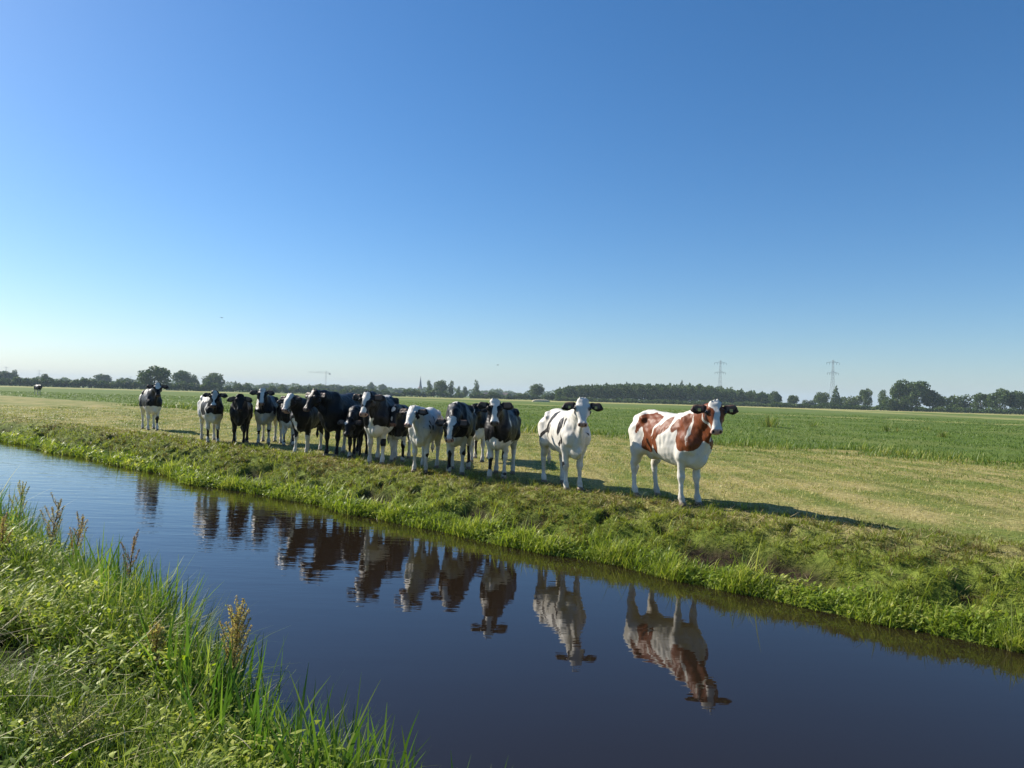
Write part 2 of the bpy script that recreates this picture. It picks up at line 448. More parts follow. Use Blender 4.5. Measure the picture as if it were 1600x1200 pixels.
_e1, _e2 = make_noise(11, 1, .22, 3), make_noise(12, 1, .28, 3)
def edge_far(s): return 7.50 + .09 * _e1(s) - .38 * np.exp(-((s - 15.2) / .9) ** 2)
def edge_near(s): return 2.60 - .47 * np.clip((6.5 - s) / 4, 0, 1) + .10 * _e2(s)
_hum, _hum2, _fine, _pas, _hol = make_noise(21, 2, .9, 3), make_noise(22, 2, 2.6, 2), make_noise(23, 2, 7.0, 2), make_noise(24, 2, .35, 3), make_noise(25, 1, .35, 3)
_spot = make_noise(27, 2, 1.5, 2)
def hollow(s, t):
    """bare undercut earth where the bank has been trodden and washed away"""
    along = np.clip(_hol(s) - .35 + 1.6 * np.exp(-((s - 3.6) / 1.0) ** 2) + .7 * np.exp(-((s - 8.6) / .5) ** 2), 0, 1)
    spots = np.clip(_spot(s, t) - 1.0, 0, 1) * 1.6 * np.interp(t, [.35, .6, 1.5, 1.9], [0, 1, 1, 0]) * np.interp(np.abs(s), [30, 40], [1, 0])
    return np.clip(along * np.exp(-((t - .60) / .17) ** 2) + spots, 0, 1)
def ground_z(s, n):
    s = np.asarray(s, float); n = np.asarray(n, float)
    t = n - edge_far(s)
    z = np.interp(t, [-.8, -.1, 0, .12, .40, .60, .95, 1.35, 1.85], [-.6, -.12, 0.0, .055, .115, .25, .41, .51, .56])
    m = np.interp(t, [-.1, .15, .5, 1.2, 1.9, 3], [0, .5, 1, .9, .25, .13])
    near_only = np.interp(np.abs(s), [60, 90], [1, 0])
    z = z + near_only * m * (.036 * _hum(s, n) + .026 * _hum2(s, n) + .013 * _fine(s, n)) - .20 * hollow(s, t)
    z = z + np.interp(t, [2, 6, 40], [0, .02, .05]) * _pas(s * .3, n * .3) * near_only
    t2 = edge_near(s) - n
    zn = np.interp(t2, [-.8, -.1, 0, .2, .6, 1.2, 2.2], [-.6, -.12, 0.0, .10, .30, .44, .50]) + near_only * np.interp(t2, [0, .3, 3], [0, .03, .03]) * _hum2(s, n)
    return np.where(n > 5.2, z, zn)

def ground_material():
    t = NT('meadow_ground')
    p = t.pos()
    def dot(v):
        nd = t.n('ShaderNodeVectorMath', operation='DOT_PRODUCT'); t.l(p, nd.inputs[0]); nd.inputs[1].default_value = v
        return nd.outputs['Value']
    n = dot((DN[0], DN[1], 0)); s = dot((DS[0], DS[1], 0))
    big, mid, sm = t.noise(.10, p, 4), t.noise(.9, p, 5), t.noise(14, p, 4, .7)
    st = t.n('ShaderNodeMapping'); st.inputs['Rotation'].default_value = (0, 0, -ANG); st.inputs['Scale'].default_value = (1.2, .12, 1); t.l(p, st.inputs[0])
    rows = t.noise(1.6, st.outputs[0], 4)                            # mowing lines along the ditch
    straw = t.mix(t.smooth(sm, .3, .7), (.20, .165, .060), (.46, .39, .165))
    green = t.mix(t.smooth(sm, .3, .7), (.085, .115, .020), (.20, .235, .055))
    f = t.math('ADD', t.math('MULTIPLY', mid, .55), t.math('MULTIPLY', rows, .6))
    pasture = t.mix(t.smooth(f, .44, .71), straw, green)
    st2 = t.n('ShaderNodeMapping'); st2.inputs['Rotation'].default_value = (0, 0, -ANG); st2.inputs['Scale'].default_value = (1.5, .05, 1); t.l(p, st2.inputs[0])
    pasture = t.mix(t.math('MULTIPLY', t.smooth(t.noise(1.3, st2.outputs[0], 3), .56, .66), .45), pasture, (.075, .085, .022))
    lush = t.mix(t.smooth(t.math('ADD', t.math('MULTIPLY', mid, .5), t.math('MULTIPLY', sm, .5)), .35, .65), (.058, .100, .015), (.135, .190, .036))
    lush = t.mix(t.smooth(big, .42, .68), lush, t.mix(t.smooth(rows, .35, .65), (.100, .140, .026), (.155, .188, .047)))
    nn = t.math('ADD', n, t.math('MULTIPLY', t.math('SUBTRACT', mid, .5), 2.5))
    c = t.mix(t.smooth(nn, 24.2, 25.6), pasture, lush)
    far = t.math('ADD', dot((.991, -.131, 0)), t.math('MULTIPLY', t.math('SUBTRACT', big, .5), 6))   # the far parcels run more nearly away from here
    far2 = t.math('ADD', n, t.math('MULTIPLY', t.math('SUBTRACT', big, .5), 12))
    pale = t.mix(t.smooth(mid, .3, .7), (.27, .26, .085), (.38, .35, .13))
    mask = t.math('MULTIPLY', t.smooth(far, 61, 65), t.math('SUBTRACT', 1.0, t.smooth(far, 76, 81)))
    band = t.math('MULTIPLY', t.smooth(far2, 150, 165), t.math('SUBTRACT', 1.0, t.smooth(far2, 185, 200)))
    band2 = t.math('MULTIPLY', t.smooth(far2, 255, 265), t.math('SUBTRACT', 1.0, t.smooth(far2, 330, 345)))
    c = t.mix(t.math('MULTIPLY', mask, .75), c, pale)
    yy = t.math('ADD', dot((0, 1, 0)), t.math('MULTIPLY', t.math('SUBTRACT', big, .5), 60))
    c = t.mix(t.math('MULTIPLY', t.math('MULTIPLY', t.smooth(yy, 255, 275), t.math('SUBTRACT', 1.0, t.smooth(yy, 345, 365))), .8), c, pale)
    f3 = t.math('ADD', dot((.83, .56, 0)), t.math('MULTIPLY', t.math('SUBTRACT', big, .5), 8))
    c = t.mix(t.math('MULTIPLY', t.math('MULTIPLY', t.smooth(f3, 82, 84), t.math('SUBTRACT', 1.0, t.smooth(f3, 88, 91))), .6), c, pale)
    c = t.mix(t.math('MULTIPLY', band, .55), c, (.13, .16, .05))
    c = t.mix(t.math('MULTIPLY', band2, .75), c, pale)
    soil = t.mix(t.smooth(sm, .3, .75), (.011, .008, .005), (.058, .042, .024))
    bank_green = t.mix(t.smooth(sm, .3, .7), (.070, .100, .014), (.17, .21, .036))
    bank = t.mix(t.smooth(t.noise(3.2, p, 5, .65), .55, .68), bank_green, soil)
    c = t.mix(t.math('SUBTRACT', 1.0, t.smooth(t.math('ADD', n, t.math('MULTIPLY', t.math('SUBTRACT', mid, .5), 1.2)), 8.3, 9.2)), c, bank)
    c = t.mix(t.attr('bare'), c, soil)
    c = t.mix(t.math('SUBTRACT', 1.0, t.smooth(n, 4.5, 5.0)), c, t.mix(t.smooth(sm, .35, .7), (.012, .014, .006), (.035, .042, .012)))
    h = t.math('ADD', t.math('MULTIPLY', sm, .6), t.math('MULTIPLY', t.noise(60, p, 3), .4))
    return t.done(t.bsdf(c, .9, .1, t.bump(h, .8, .05)))

def lines(spec):
    out = [spec[0][0]]
    for a, b, st in spec:
        k = max(1, int(round((b - a) / st))); out += list(a + (b - a) * (np.arange(k) + 1) / k)
    return np.array(out)
def geo(a, b, k): return list(a * (b / a) ** (np.arange(1, k + 1) / k))

def build_ground():
    n = np.concatenate([[-x for x in geo(3, 3500, 26)][::-1], lines([(-3, 1.2, .3), (1.2, 3.0, .06), (3.0, 6.4, .4), (6.4, 6.9, .06), (6.9, 9.6, .03), (9.6, 12, .08), (12, 26, .5)]), geo(26, 3500, 60)])
    s = np.concatenate([[-x for x in geo(6, 3500, 24)][::-1], lines([(-6, -2, .2), (-2, 24, .05), (24, 45, .12)]), geo(45, 3500, 50)])
    S, N = np.meshgrid(s, n, indexing='ij')
    Z = ground_z(S, N); X, Y = to_xy(S, N)
    v = np.stack([X, Y, Z], -1).reshape(-1, 3)
    a, b = len(s), len(n)
    i = np.arange((a - 1) * b).reshape(a - 1, b)[:, :-1].ravel()
    q = np.stack([i, i + b, i + b + 1, i + 1], 1)[:, ::-1]
    bare = np.clip(hollow(S, N - edge_far(S)) * 1.6, 0, 1).ravel()
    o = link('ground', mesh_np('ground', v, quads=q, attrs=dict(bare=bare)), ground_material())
    tag(o, kind='structure')

def water_material():
    t = NT('ditch_water')
    p = t.pos()
    def lay(rot, sc, scale, detail):
        m = t.n('ShaderNodeMapping'); m.inputs['Rotation'].default_value = (0, 0, rot); m.inputs['Scale'].default_value = sc; t.l(p, m.inputs[0])
        return t.noise(scale, m.outputs[0], detail)
    w1 = lay(.35, (.35, 1.5, 1), 2.4, 3)
    w2 = lay(-.15, (.5, 1.4, 1), 9, 2)
    nd = t.n('ShaderNodeVectorMath', operation='DOT_PRODUCT'); t.l(p, nd.inputs[0]); nd.inputs[1].default_value = (DS[0], DS[1], 0)
    calm = t.smooth(t.math('ADD', nd.outputs['Value'], t.math('MULTIPLY', t.noise(.35, p, 2), 7)), 6, 21)      # wind reaches the far end only
    amp = t.math('ADD', .05, t.math('MULTIPLY', calm, .36))
    h = t.math('MULTIPLY', t.math('ADD', w1, t.math('MULTIPLY', w2, .28)), amp)
    nrm = t.bump(h, 1.0, .020)
    b = t.bsdf((.015, .010, .006), .012, .5, nrm, IOR=1.40)
    return t.done(b)

def build_water():
    s = np.concatenate([[-3400, -400, -60], np.arange(-20, 61, 4), [120, 400, 3400]]); n = np.array([2.0, 4.0, 6.0, 8.35])
    S, N = np.meshgrid(s, n, indexing='ij'); X, Y = to_xy(S, N)
    v = np.stack([X, Y, 0 * X], -1).reshape(-1, 3); a, b = len(s), len(n)
    i = np.arange((a - 1) * b).reshape(a - 1, b)[:, :-1].ravel()
    q = np.stack([i, i + b, i + b + 1, i + 1], 1)[:, ::-1]
    tag(link('water', mesh_np('water', v, quads=q), water_material()), kind='structure')
# ================================================================== PLANTS
def ribbons(base, yaw, elev, length, width, bend, prof, twist=0.0, nseg=3, cup=0.0):
    """curved leaf blades as arrays: verts, quads, index of the blade each vertex belongs to"""
    M = len(base); t = np.linspace(0, 1, nseg + 1)
    e = elev[:, None] - bend[:, None] * ((t[:-1] + t[1:]) / 2)[None] ** 1.2
    ds = (length / nseg)[:, None]
    hx = np.concatenate([np.zeros((M, 1)), np.cumsum(np.cos(e) * ds, 1)], 1); hz = np.concatenate([np.zeros((M, 1)), np.cumsum(np.sin(e) * ds, 1)], 1)
    cy, sy = np.cos(yaw)[:, None], np.sin(yaw)[:, None]
    c = np.stack([base[:, :1] + hx * cy, base[:, 1:2] + hx * sy, base[:, 2:3] + hz], -1)
    tw = (np.asarray(twist) * np.ones(M))[:, None] * (.3 + .7 * t)[None]
    ee = np.concatenate([e, e[:, -1:]], 1)
    side = np.stack([-sy * np.cos(tw) - np.sin(ee) * cy * np.sin(tw), cy * np.cos(tw) - np.sin(ee) * sy * np.sin(tw), np.cos(ee) * np.sin(tw)], -1)
    w = (width[:, None] * prof(t)[None] / 2)[..., None]
    v = np.stack([c - side * w, c + side * w], 2).reshape(-1, 3)
    k = np.arange(M)[:, None] * (2 * (nseg + 1)) + 2 * np.arange(nseg)[None]
    q = np.stack([k, k + 1, k + 3, k + 2], -1).reshape(-1, 4)
    return v, q, np.repeat(np.arange(M), 2 * (nseg + 1))
blade_prof = lambda t: np.maximum(.04, (1 - t ** 2.2) * (.75 + .25 * np.minimum(1, t * 4)))
leaf_prof = lambda t: np.maximum(.05, np.sin(PI * np.clip(t, 0, 1) ** .75) ** .8)
heart_prof = lambda t: np.maximum(.05, np.interp(t, [0, .15, .4, .75, 1], [.45, 1, .9, .5, .03]))

class Batch:
    def __init__(s): s.v = []; s.q = []; s.t = []; s.k = 0
    def put(s, v, q, tint):
        s.v.append(v); s.q.append(q + s.k); s.t.append(np.broadcast_to(tint, len(v)) if np.ndim(tint) == 0 else tint); s.k += len(v)
    def rib(s, base, yaw, elev, length, width, bend, prof, tint, **kw):
        v, q, i = ribbons(base, yaw, elev, length, width, bend, prof, **kw); s.put(v, q, tint[i])
    def tube(s, pts, r0, r1, tint=.5, sides=6):
        pts = np.asarray(pts, float); k = len(pts); vs = []
        for i, p in enumerate(pts):
            d = pts[min(i + 1, k - 1)] - pts[max(i - 1, 0)]; d /= np.linalg.norm(d)
            a = np.cross(d, (0, 0, 1) if abs(d[2]) < .9 else (1, 0, 0)); a /= np.linalg.norm(a); b = np.cross(d, a)
            r = r0 + (r1 - r0) * i / (k - 1)
            for j in range(sides):
                g = 2 * PI * j / sides; vs.append(p + r * (a * math.cos(g) + b * math.sin(g)))
        q = [(i * sides + j, i * sides + (j + 1) % sides, (i + 1) * sides + (j + 1) % sides, (i + 1) * sides + j) for i in range(k - 1) for j in range(sides)]
        s.put(np.array(vs), np.array(q), tint)
    def cards(s, c, size, tint, seed=0, up=0.0):
        """leaf-sized faces at every angle"""
        r = np.random.default_rng(seed); M = len(c)
        a = r.normal(size=(M, 3)); a /= np.linalg.norm(a, axis=1)[:, None]
        b = r.normal(size=(M, 3)); b[:, 2] += up; b = np.cross(a, b); b /= np.linalg.norm(b, axis=1)[:, None]
        sz = (size * np.ones(M))[:, None]
        a = a * sz * .62; b = b * sz * .40
        v = np.stack([c - a, c + b - a * .1, c + a, c - b - a * .1], 1).reshape(-1, 3)
        s.put(v, np.arange(4 * M).reshape(M, 4), np.repeat(tint, 4))
    def box(s, lo, hi, tint=.5):
        v = np.array([(x, y, z) for x in (lo[0], hi[0]) for y in (lo[1], hi[1]) for z in (lo[2], hi[2])], float)
        s.put(v, np.array([(0, 1, 3, 2), (4, 6, 7, 5), (0, 4, 5, 1), (2, 3, 7, 6), (0, 2, 6, 4), (1, 5, 7, 3)]), tint)
    def obj(s, name, mat, parent=None, smooth=True):
        me = mesh_np(name, np.concatenate(s.v), quads=np.concatenate(s.q), smooth=smooth, attrs=dict(tint=np.concatenate(s.t)))
        return link(name, me, mat, parent)

def U(a, b, k): return RNG.uniform(a, b, k)
def on_land(s, n, dz=-.01):
    x, y = to_xy(s, n); return np.stack([x, y, ground_z(s, n) + dz], 1)

def cam_fan(count, d0, d1, nlo, nhi, half=.80, power=1.0):
    """points spread over the land seen in front of the place one stands, thinning with distance"""
    d = d0 * (d1 / d0) ** (U(0, 1, count) ** power); a = U(-half, half, count)
    x = d * a; s, n = to_sn(x, d)
    e = edge_far(s)
    k = (n - e > nlo) & (n < nhi)
    return s[k], n[k], d[k]

_rows = make_noise(33, 2, .55, 2)
_patch, _patch2 = make_noise(31, 2, .45, 3), make_noise(32, 2, 1.6, 2)
def far_bank_plants():
    # ---- lush fringe standing in the water's edge
    B = Batch()
    for k, (a, b, dens) in enumerate([(-2, 9, 1500), (9, 18, 900), (18, 32, 420), (32, 60, 120)]):
        M = int((b - a) * dens)
        s = U(a, b, M); t = np.abs(RNG.normal(0, .23, M)) - .05
        clump = _patch2(s * .6, t * .6) + .5 * _patch(s, 0 * s)
        keep = U(-1.6, 1.0, M) < clump; s, t, clump = s[keep], t[keep], clump[keep]; M = len(s)
        n = edge_far(s) + t; p = on_land(s, n); p[:, 2] = np.maximum(p[:, 2], -.03)
        wide = 1 + .06 * np.maximum(0, s - 3)
        L = U(.09, .24, M) * (1 + .28 * clump) * np.where(U(0, 1, M) < .06, 1.6, 1)
        B.rib(p, U(0, 2 * PI, M), U(.9, 1.5, M), L, U(.006, .012, M) * wide, U(.2, 1.5, M), blade_prof, np.clip(.60 + .14 * clump + U(-.28, .28, M), 0, 1), twist=U(-.5, .5, M))
        # low broad-leaved growth between the blades
        M2 = M; s = U(a, b, M2); t = U(-.02, .42, M2); n = edge_far(s) + t; p = on_land(s, n); p[:, 2] = np.maximum(p[:, 2], 0) + U(0, .10, M2)
        B.rib(p, U(0, 2 * PI, M2), U(-.1, 1.1, M2), U(.03, .07, M2) * wide, U(.014, .028, M2) * wide, U(0, 1.2, M2), leaf_prof, np.clip(.62 + .25 * _patch(s, n) + U(-.25, .25, M2), 0, 1))
    m = leafy('lush_bank_grass', [(0, (.060, .100, .012)), (.45, (.155, .230, .024)), (.75, (.27, .345, .040)), (1, (.45, .47, .13))], .38)
    tag(B.obj('waterside_grass', m), 'bright green grass and weeds fringing the far water edge', 'grass', kind='stuff')
    # ---- hummocky turf on the bank face
    B = Batch()
    for a, b, dens in [(-2, 8, 5200), (8, 16, 3000), (16, 30, 1500), (30, 60, 400)]:
        M = int((b - a) * dens); s = U(a, b, M); t = U(.22, 2.4, M); n = edge_far(s) + t
        h = hollow(s, t); cl = .7 * _hum2(s, n) + .6 * _patch2(s, n)
        keep = (U(0, 1, M) > h * 1.7) & (U(-1.7, .5, M) < cl); s, t, n, cl = s[keep], t[keep], n[keep], cl[keep]; M = len(s)
        wide = 1 + .07 * np.maximum(0, s - 3)
        x, y = to_xy(s, n)
        down = math.atan2(-DN[1], -DN[0])                            # turf hangs down the slope
        L = U(.035, .125, M) * (1 + .4 * np.clip(cl, -1, 1.4)) * np.interp(t, [.2, 1.2, 2.2], [1.15, .9, .6])
        brown = np.clip(.75 * _patch(s * .8, n * 1.3) + .50 * (t - .75), 0, 1.2)
        tint = np.clip(.52 + .16 * cl - .40 * brown + U(-.34, .34, M), 0, 1)
        B.rib(on_land(s, n), down + RNG.normal(0, 1.1, M), U(.3, 1.35, M), L, U(.006, .011, M) * wide, U(.2, 1.4, M), blade_prof, tint, nseg=2)
    M = 1500; s = U(-2, 24, M); t = U(.35, 2.2, M); keep = hollow(s, t) < .4; s, t = s[keep], t[keep]; M = len(s); hgt = U(.07, .19, M); tn = U(.1, .85, M); k = 15
    ss = np.repeat(s, k) + RNG.normal(0, .022, M * k); tt = np.repeat(t, k) + RNG.normal(0, .022, M * k); n = edge_far(ss) + tt
    B.rib(on_land(ss, n), U(0, 2 * PI, M * k), U(.7, 1.5, M * k), np.repeat(hgt, k) * U(.5, 1.1, M * k), U(.005, .009, M * k) * (1 + .07 * np.maximum(0, ss - 3)), U(.2, 1.3, M * k), blade_prof, np.clip(np.repeat(tn, k) + U(-.2, .25, M * k), 0, 1), nseg=3)
    m = leafy('bank_turf', [(0, (.14, .10, .042)), (.22, (.20, .175, .055)), (.42, (.145, .175, .026)), (.68, (.225, .285, .036)), (1, (.37, .40, .075))], .32)
    tag(B.obj('bank_turf', m), 'short tussocky turf on the trodden far bank', 'grass', kind='stuff')
    # ---- stubble of the mown pasture
    B = Batch()
    s, n, d = cam_fan(440000, 8.2, 48, 1.45, 25.5, power=.75)
    M = len(s); pt = _patch(s * .35, n) + .5 * _patch2(s * .5, n); rw = _rows(n + .02 * s, s * .05)
    sc = d / 10
    L = U(.018, .060, M) * (1 + .25 * pt) * np.minimum(sc, 1.7) ** .5 * np.where(_patch2(s * 1.6, n * 1.6) > 1.25, 1.7, 1.0)
    tint = np.clip(.54 + .20 * pt + .13 * rw + U(-.33, .33, M) + .10 * np.clip((n - 18) / 8, -1, 1), 0, 1)
    B.rib(on_land(s, n), U(0, 2 * PI, M), U(.05, 1.4, M), L, U(.005, .010, M) * sc, U(0, 1.3, M), blade_prof, tint, nseg=2)
    m = leafy('pasture_stubble', [(0, (.56, .48, .23)), (.3, (.45, .39, .14)), (.5, (.30, .29, .075)), (.75, (.18, .225, .045)), (1, (.115, .175, .028))], .30)
    tag(B.obj('pasture_grass', m), 'short straw-coloured mown grass of the pasture under the cows', 'grass', kind='stuff')
    # ---- straws and torn turf lying on the bank top
    B = Batch(); M = 2600; s = U(-1, 14, M); n = edge_far(s) + RNG.normal(1.45, .40, M)
    B.rib(on_land(s, n, .03), U(0, 2 * PI, M), U(-.2, .4, M), U(.05, .20, M), U(.003, .007, M) * (1 + .05 * np.maximum(s, 0)), U(-.4, .4, M), blade_prof, U(0, 1, M))
    m = leafy('dry_straw', [(0, (.36, .26, .13)), (.6, (.55, .45, .24)), (1, (.22, .14, .065))], .2)
    tag(B.obj('dry_straw', m), 'dry straws scattered along the top of the far bank', 'straw', kind='stuff')
    # ---- rough strip where the mown pasture meets the next field, and growth on that field
    B = Batch()
    M = 52000; s = U(-26, 60, M); n = 24.6 + RNG.normal(0, 1.0, M) + .5 * _patch(s * .5, 0 * s)
    cl = _patch(s * .6, n * .6); keep = U(-1.3, 1, M) < cl; s, n, cl = s[keep], n[keep], cl[keep]; M = len(s)
    x, y = to_xy(s, n); sc = np.clip(np.hypot(x, y) / 12, 1, 5)
    L = U(.08, .26, M) * (1 + .3 * cl) * np.where(U(0, 1, M) < .05, 1.8, 1)
    B.rib(on_land(s, n), U(0, 2 * PI, M), U(.8, 1.5, M), L, U(.007, .014, M) * sc, U(.1, 1.1, M), blade_prof, np.clip(.55 + .2 * cl + U(-.3, .3, M), 0, 1), nseg=2)
    s, n, d = cam_fan(160000, 19, 130, 16, 120, power=.8); k = n > 25; s, n, d = s[k], n[k], d[k]; M = len(s); cl = _patch(s * .3, n * .3)
    B.rib(on_land(s, n), U(0, 2 * PI, M), U(.5, 1.5, M), U(.04, .13, M) * (1 + .35 * cl), U(.008, .014, M) * d / 12, U(0, 1.2, M), blade_prof, np.clip(.45 + .13 * cl + U(-.25, .25, M), 0, 1), nseg=2)
    m = leafy('field_grass', [(0, (.045, .090, .014)), (.45, (.086, .148, .021)), (.75, (.145, .212, .032)), (1, (.34, .34, .10))], .35)
    tag(B.obj('field_grass', m), 'lush green grass of the field beyond the mown pasture', 'grass', kind='stuff')

def weed_clump(x, y, w, h, count, label, mat, seed):
    r = np.random.default_rng(seed); B = Batch()
    a = r.uniform(0, 2 * PI, count); q = np.abs(r.normal(0, .45, count)) * w / 2
    p = np.stack([q * np.cos(a), q * np.sin(a) * .7, 0 * a - .02], 1)
    k = r.uniform(.45, 1, count) * np.exp(-(q / w) ** 2 * 1.5)
    B.rib(p, a, r.uniform(1.1, 1.55, count), h * k, r.uniform(.02, .045, count), r.uniform(.0, .7, count), blade_prof, r.uniform(0, 1, count), twist=r.uniform(-1, 1, count))
    s, n = to_sn(x, y)
    o = B.obj('weed_clump', mat); o.location = (x, y, float(ground_z(s, n)))
    tag(o, label, 'weeds', 'weed clumps standing in the green field')

# ------------------------------------------------------------------ the near bank, at one's feet
_veg, _veg2 = make_noise(41, 2, .5, 3), make_noise(42, 2, 1.3, 2)
def near_points(M, t0, t1, s0=0.5, s1=13.0):
    s = U(s0, s1, M); t = U(t0, t1, M)
    return s, edge_near(s) - t, t

_herb = make_noise(43, 2, .75, 3)
def dark_gap(s, t):
    """False in the trampled dark hollows between the weeds"""
    d = np.minimum(((s - 4.85) / .40) ** 2 + ((t - 1.12) / .16) ** 2, ((s - 6.6) / .22) ** 2 + ((t - .80) / .11) ** 2)
    return (d + .45 * _herb(s * 2, t * 2)) > 1.0

def canopy(s, t):
    """height the herbs reach above the soil"""
    tall = np.interp(s, [1.5, 3.0, 5, 7, 9, 13], [.21, .30, .41, .49, .60, .63])
    return tall * np.interp(t, [-.1, .15, .5, 1.0, 2.0], [.75, 1.0, .85, .60, .38]) * (1 + .22 * _veg(s, t * 1.5) + .10 * _veg2(s * 1.7, t * 2))

def near_bank_plants():
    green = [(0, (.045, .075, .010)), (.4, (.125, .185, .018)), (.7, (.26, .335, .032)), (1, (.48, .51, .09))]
    # broad leaves of the herb layer
    B = Batch()
    for (s0, s1, M) in [(0.5, 5, 30000), (5, 8, 24000), (8, 13.5, 22000)]:
        s, n, t = near_points(M, -.06, 2.4, s0, s1)
        gap = _herb(s, n); keep = (U(-.9, .9, M) < gap + .35) & dark_gap(s, t); s, n, t = s[keep], n[keep], t[keep]; M = len(s)
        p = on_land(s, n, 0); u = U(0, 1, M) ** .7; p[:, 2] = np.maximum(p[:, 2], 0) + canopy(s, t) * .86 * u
        big = 1 + .05 * np.maximum(0, s - 5)
        kind = U(0, 1, M); L = np.where(kind < .8, U(.022, .050, M), U(.05, .10, M)) * big
        W = L * np.where(kind < .8, U(.28, .52, M), U(.16, .28, M))
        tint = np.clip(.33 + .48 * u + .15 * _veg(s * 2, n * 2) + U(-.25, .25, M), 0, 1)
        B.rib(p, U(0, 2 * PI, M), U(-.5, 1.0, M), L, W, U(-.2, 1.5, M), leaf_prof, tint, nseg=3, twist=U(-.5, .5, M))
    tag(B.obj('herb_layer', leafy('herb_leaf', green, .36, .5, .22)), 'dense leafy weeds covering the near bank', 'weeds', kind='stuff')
    # grass through and in front of it
    B = Batch()
    for (s0, s1, M) in [(0.5, 4.5, 30000), (4.5, 8, 20000), (8, 13.5, 14000)]:
        s, n, t = near_points(M, -.10, 2.4, s0, s1); keep = (U(-.9, .9, M) > _herb(s, n) - .45) & dark_gap(s, t); s, n, t = s[keep], n[keep], t[keep]; M = len(s); p = on_land(s, n)
        p[:, 2] = np.maximum(p[:, 2], -.03)
        L = (canopy(s, t) * U(.5, 1.45, M) + .05); W = U(.003, .0065, M) * (1 + .08 * np.maximum(0, s - 4))
        B.rib(p, U(0, 2 * PI, M), U(.75, 1.5, M), L, W, U(.1, 1.7, M), blade_prof, np.clip(.5 + .2 * _veg(s, n) + U(-.35, .35, M), 0, 1), nseg=5, twist=U(-1, 1, M))
    tag(B.obj('near_grass', leafy('near_grass_blade', [(0, (.050, .080, .012)), (.4, (.125, .195, .022)), (.72, (.23, .305, .036)), (.88, (.40, .43, .11)), (1, (.58, .52, .26))], .36, .5, .22)), 'long thin grass growing among the weeds of the near bank', 'grass', kind='stuff')
    # broad reed and iris blades along the water
    B = Batch()
    M = 3600; s, n, t = near_points(M, -.16, .42, 1.0, 12.5)
    cl = _veg2(s * .9, 0 * s + 3); keep = U(-1.1, .9, M) < cl; s, n, t, cl = s[keep], n[keep], t[keep], cl[keep]; M = len(s)
    p = on_land(s, n); p[:, 2] = np.maximum(p[:, 2], -.05)
    L = U(.28, .72, M) * (1 + .18 * cl) * np.interp(s, [1, 3, 6, 10], [.60, .80, .95, 1.05])
    B.rib(p, U(0, 2 * PI, M), U(1.15, 1.55, M), L, U(.013, .029, M), U(-.05, .55, M), blade_prof, np.clip(.5 + U(-.4, .4, M), 0, 1), nseg=6, twist=U(-1.2, 1.2, M))
    tag(B.obj('reed_blades', leafy('reed_blade', [(0, (.035, .085, .016)), (.5, (.080, .165, .022)), (.8, (.165, .255, .034)), (1, (.36, .40, .11))], .38, .42, .3)), 'upright broad reed blades along the near water edge', 'reeds', kind='stuff')
    # bent dead straws
    B = Batch(); M = 1500; s, n, t = near_points(M, .0, 2.2, 1.2, 11); p = on_land(s, n); p[:, 2] += canopy(s, t) * U(.3, .8, M)
    B.rib(p, U(0, 2 * PI, M), U(-.1, .6, M), U(.08, .36, M), U(.0025, .007, M), U(-.3, .9, M), blade_prof, U(0, 1, M), nseg=5)
    tag(B.obj('dead_stems', leafy('dead_stem', [(0, (.40, .33, .16)), (.6, (.58, .52, .30)), (1, (.22, .15, .07))], .2)), 'pale dead stems lying bent among the near weeds', 'dead stems', kind='stuff')
    # yellow-green bindweed leaves
    B = Batch(); M = 60; s, n, t = near_points(M, .0, 1.5, 2.2, 9.5); p = on_land(s, n, 0); p[:, 2] = np.maximum(p[:, 2], 0) + canopy(s, t) * U(.72, 1.0, M)
    B.rib(p, U(0, 2 * PI, M), U(.2, 1.3, M), U(.030, .070, M), U(.028, .060, M), U(.2, 1.2, M), heart_prof, U(0, 1, M), nseg=6)
    tag(B.obj('bindweed_leaves', leafy('bindweed_leaf', [(0, (.18, .28, .016)), (.7, (.28, .37, .020)), (1, (.46, .43, .04))], .50, .5, .2)), 'pale yellow green heart shaped leaves scattered over the near weeds', 'leaves', kind='stuff')

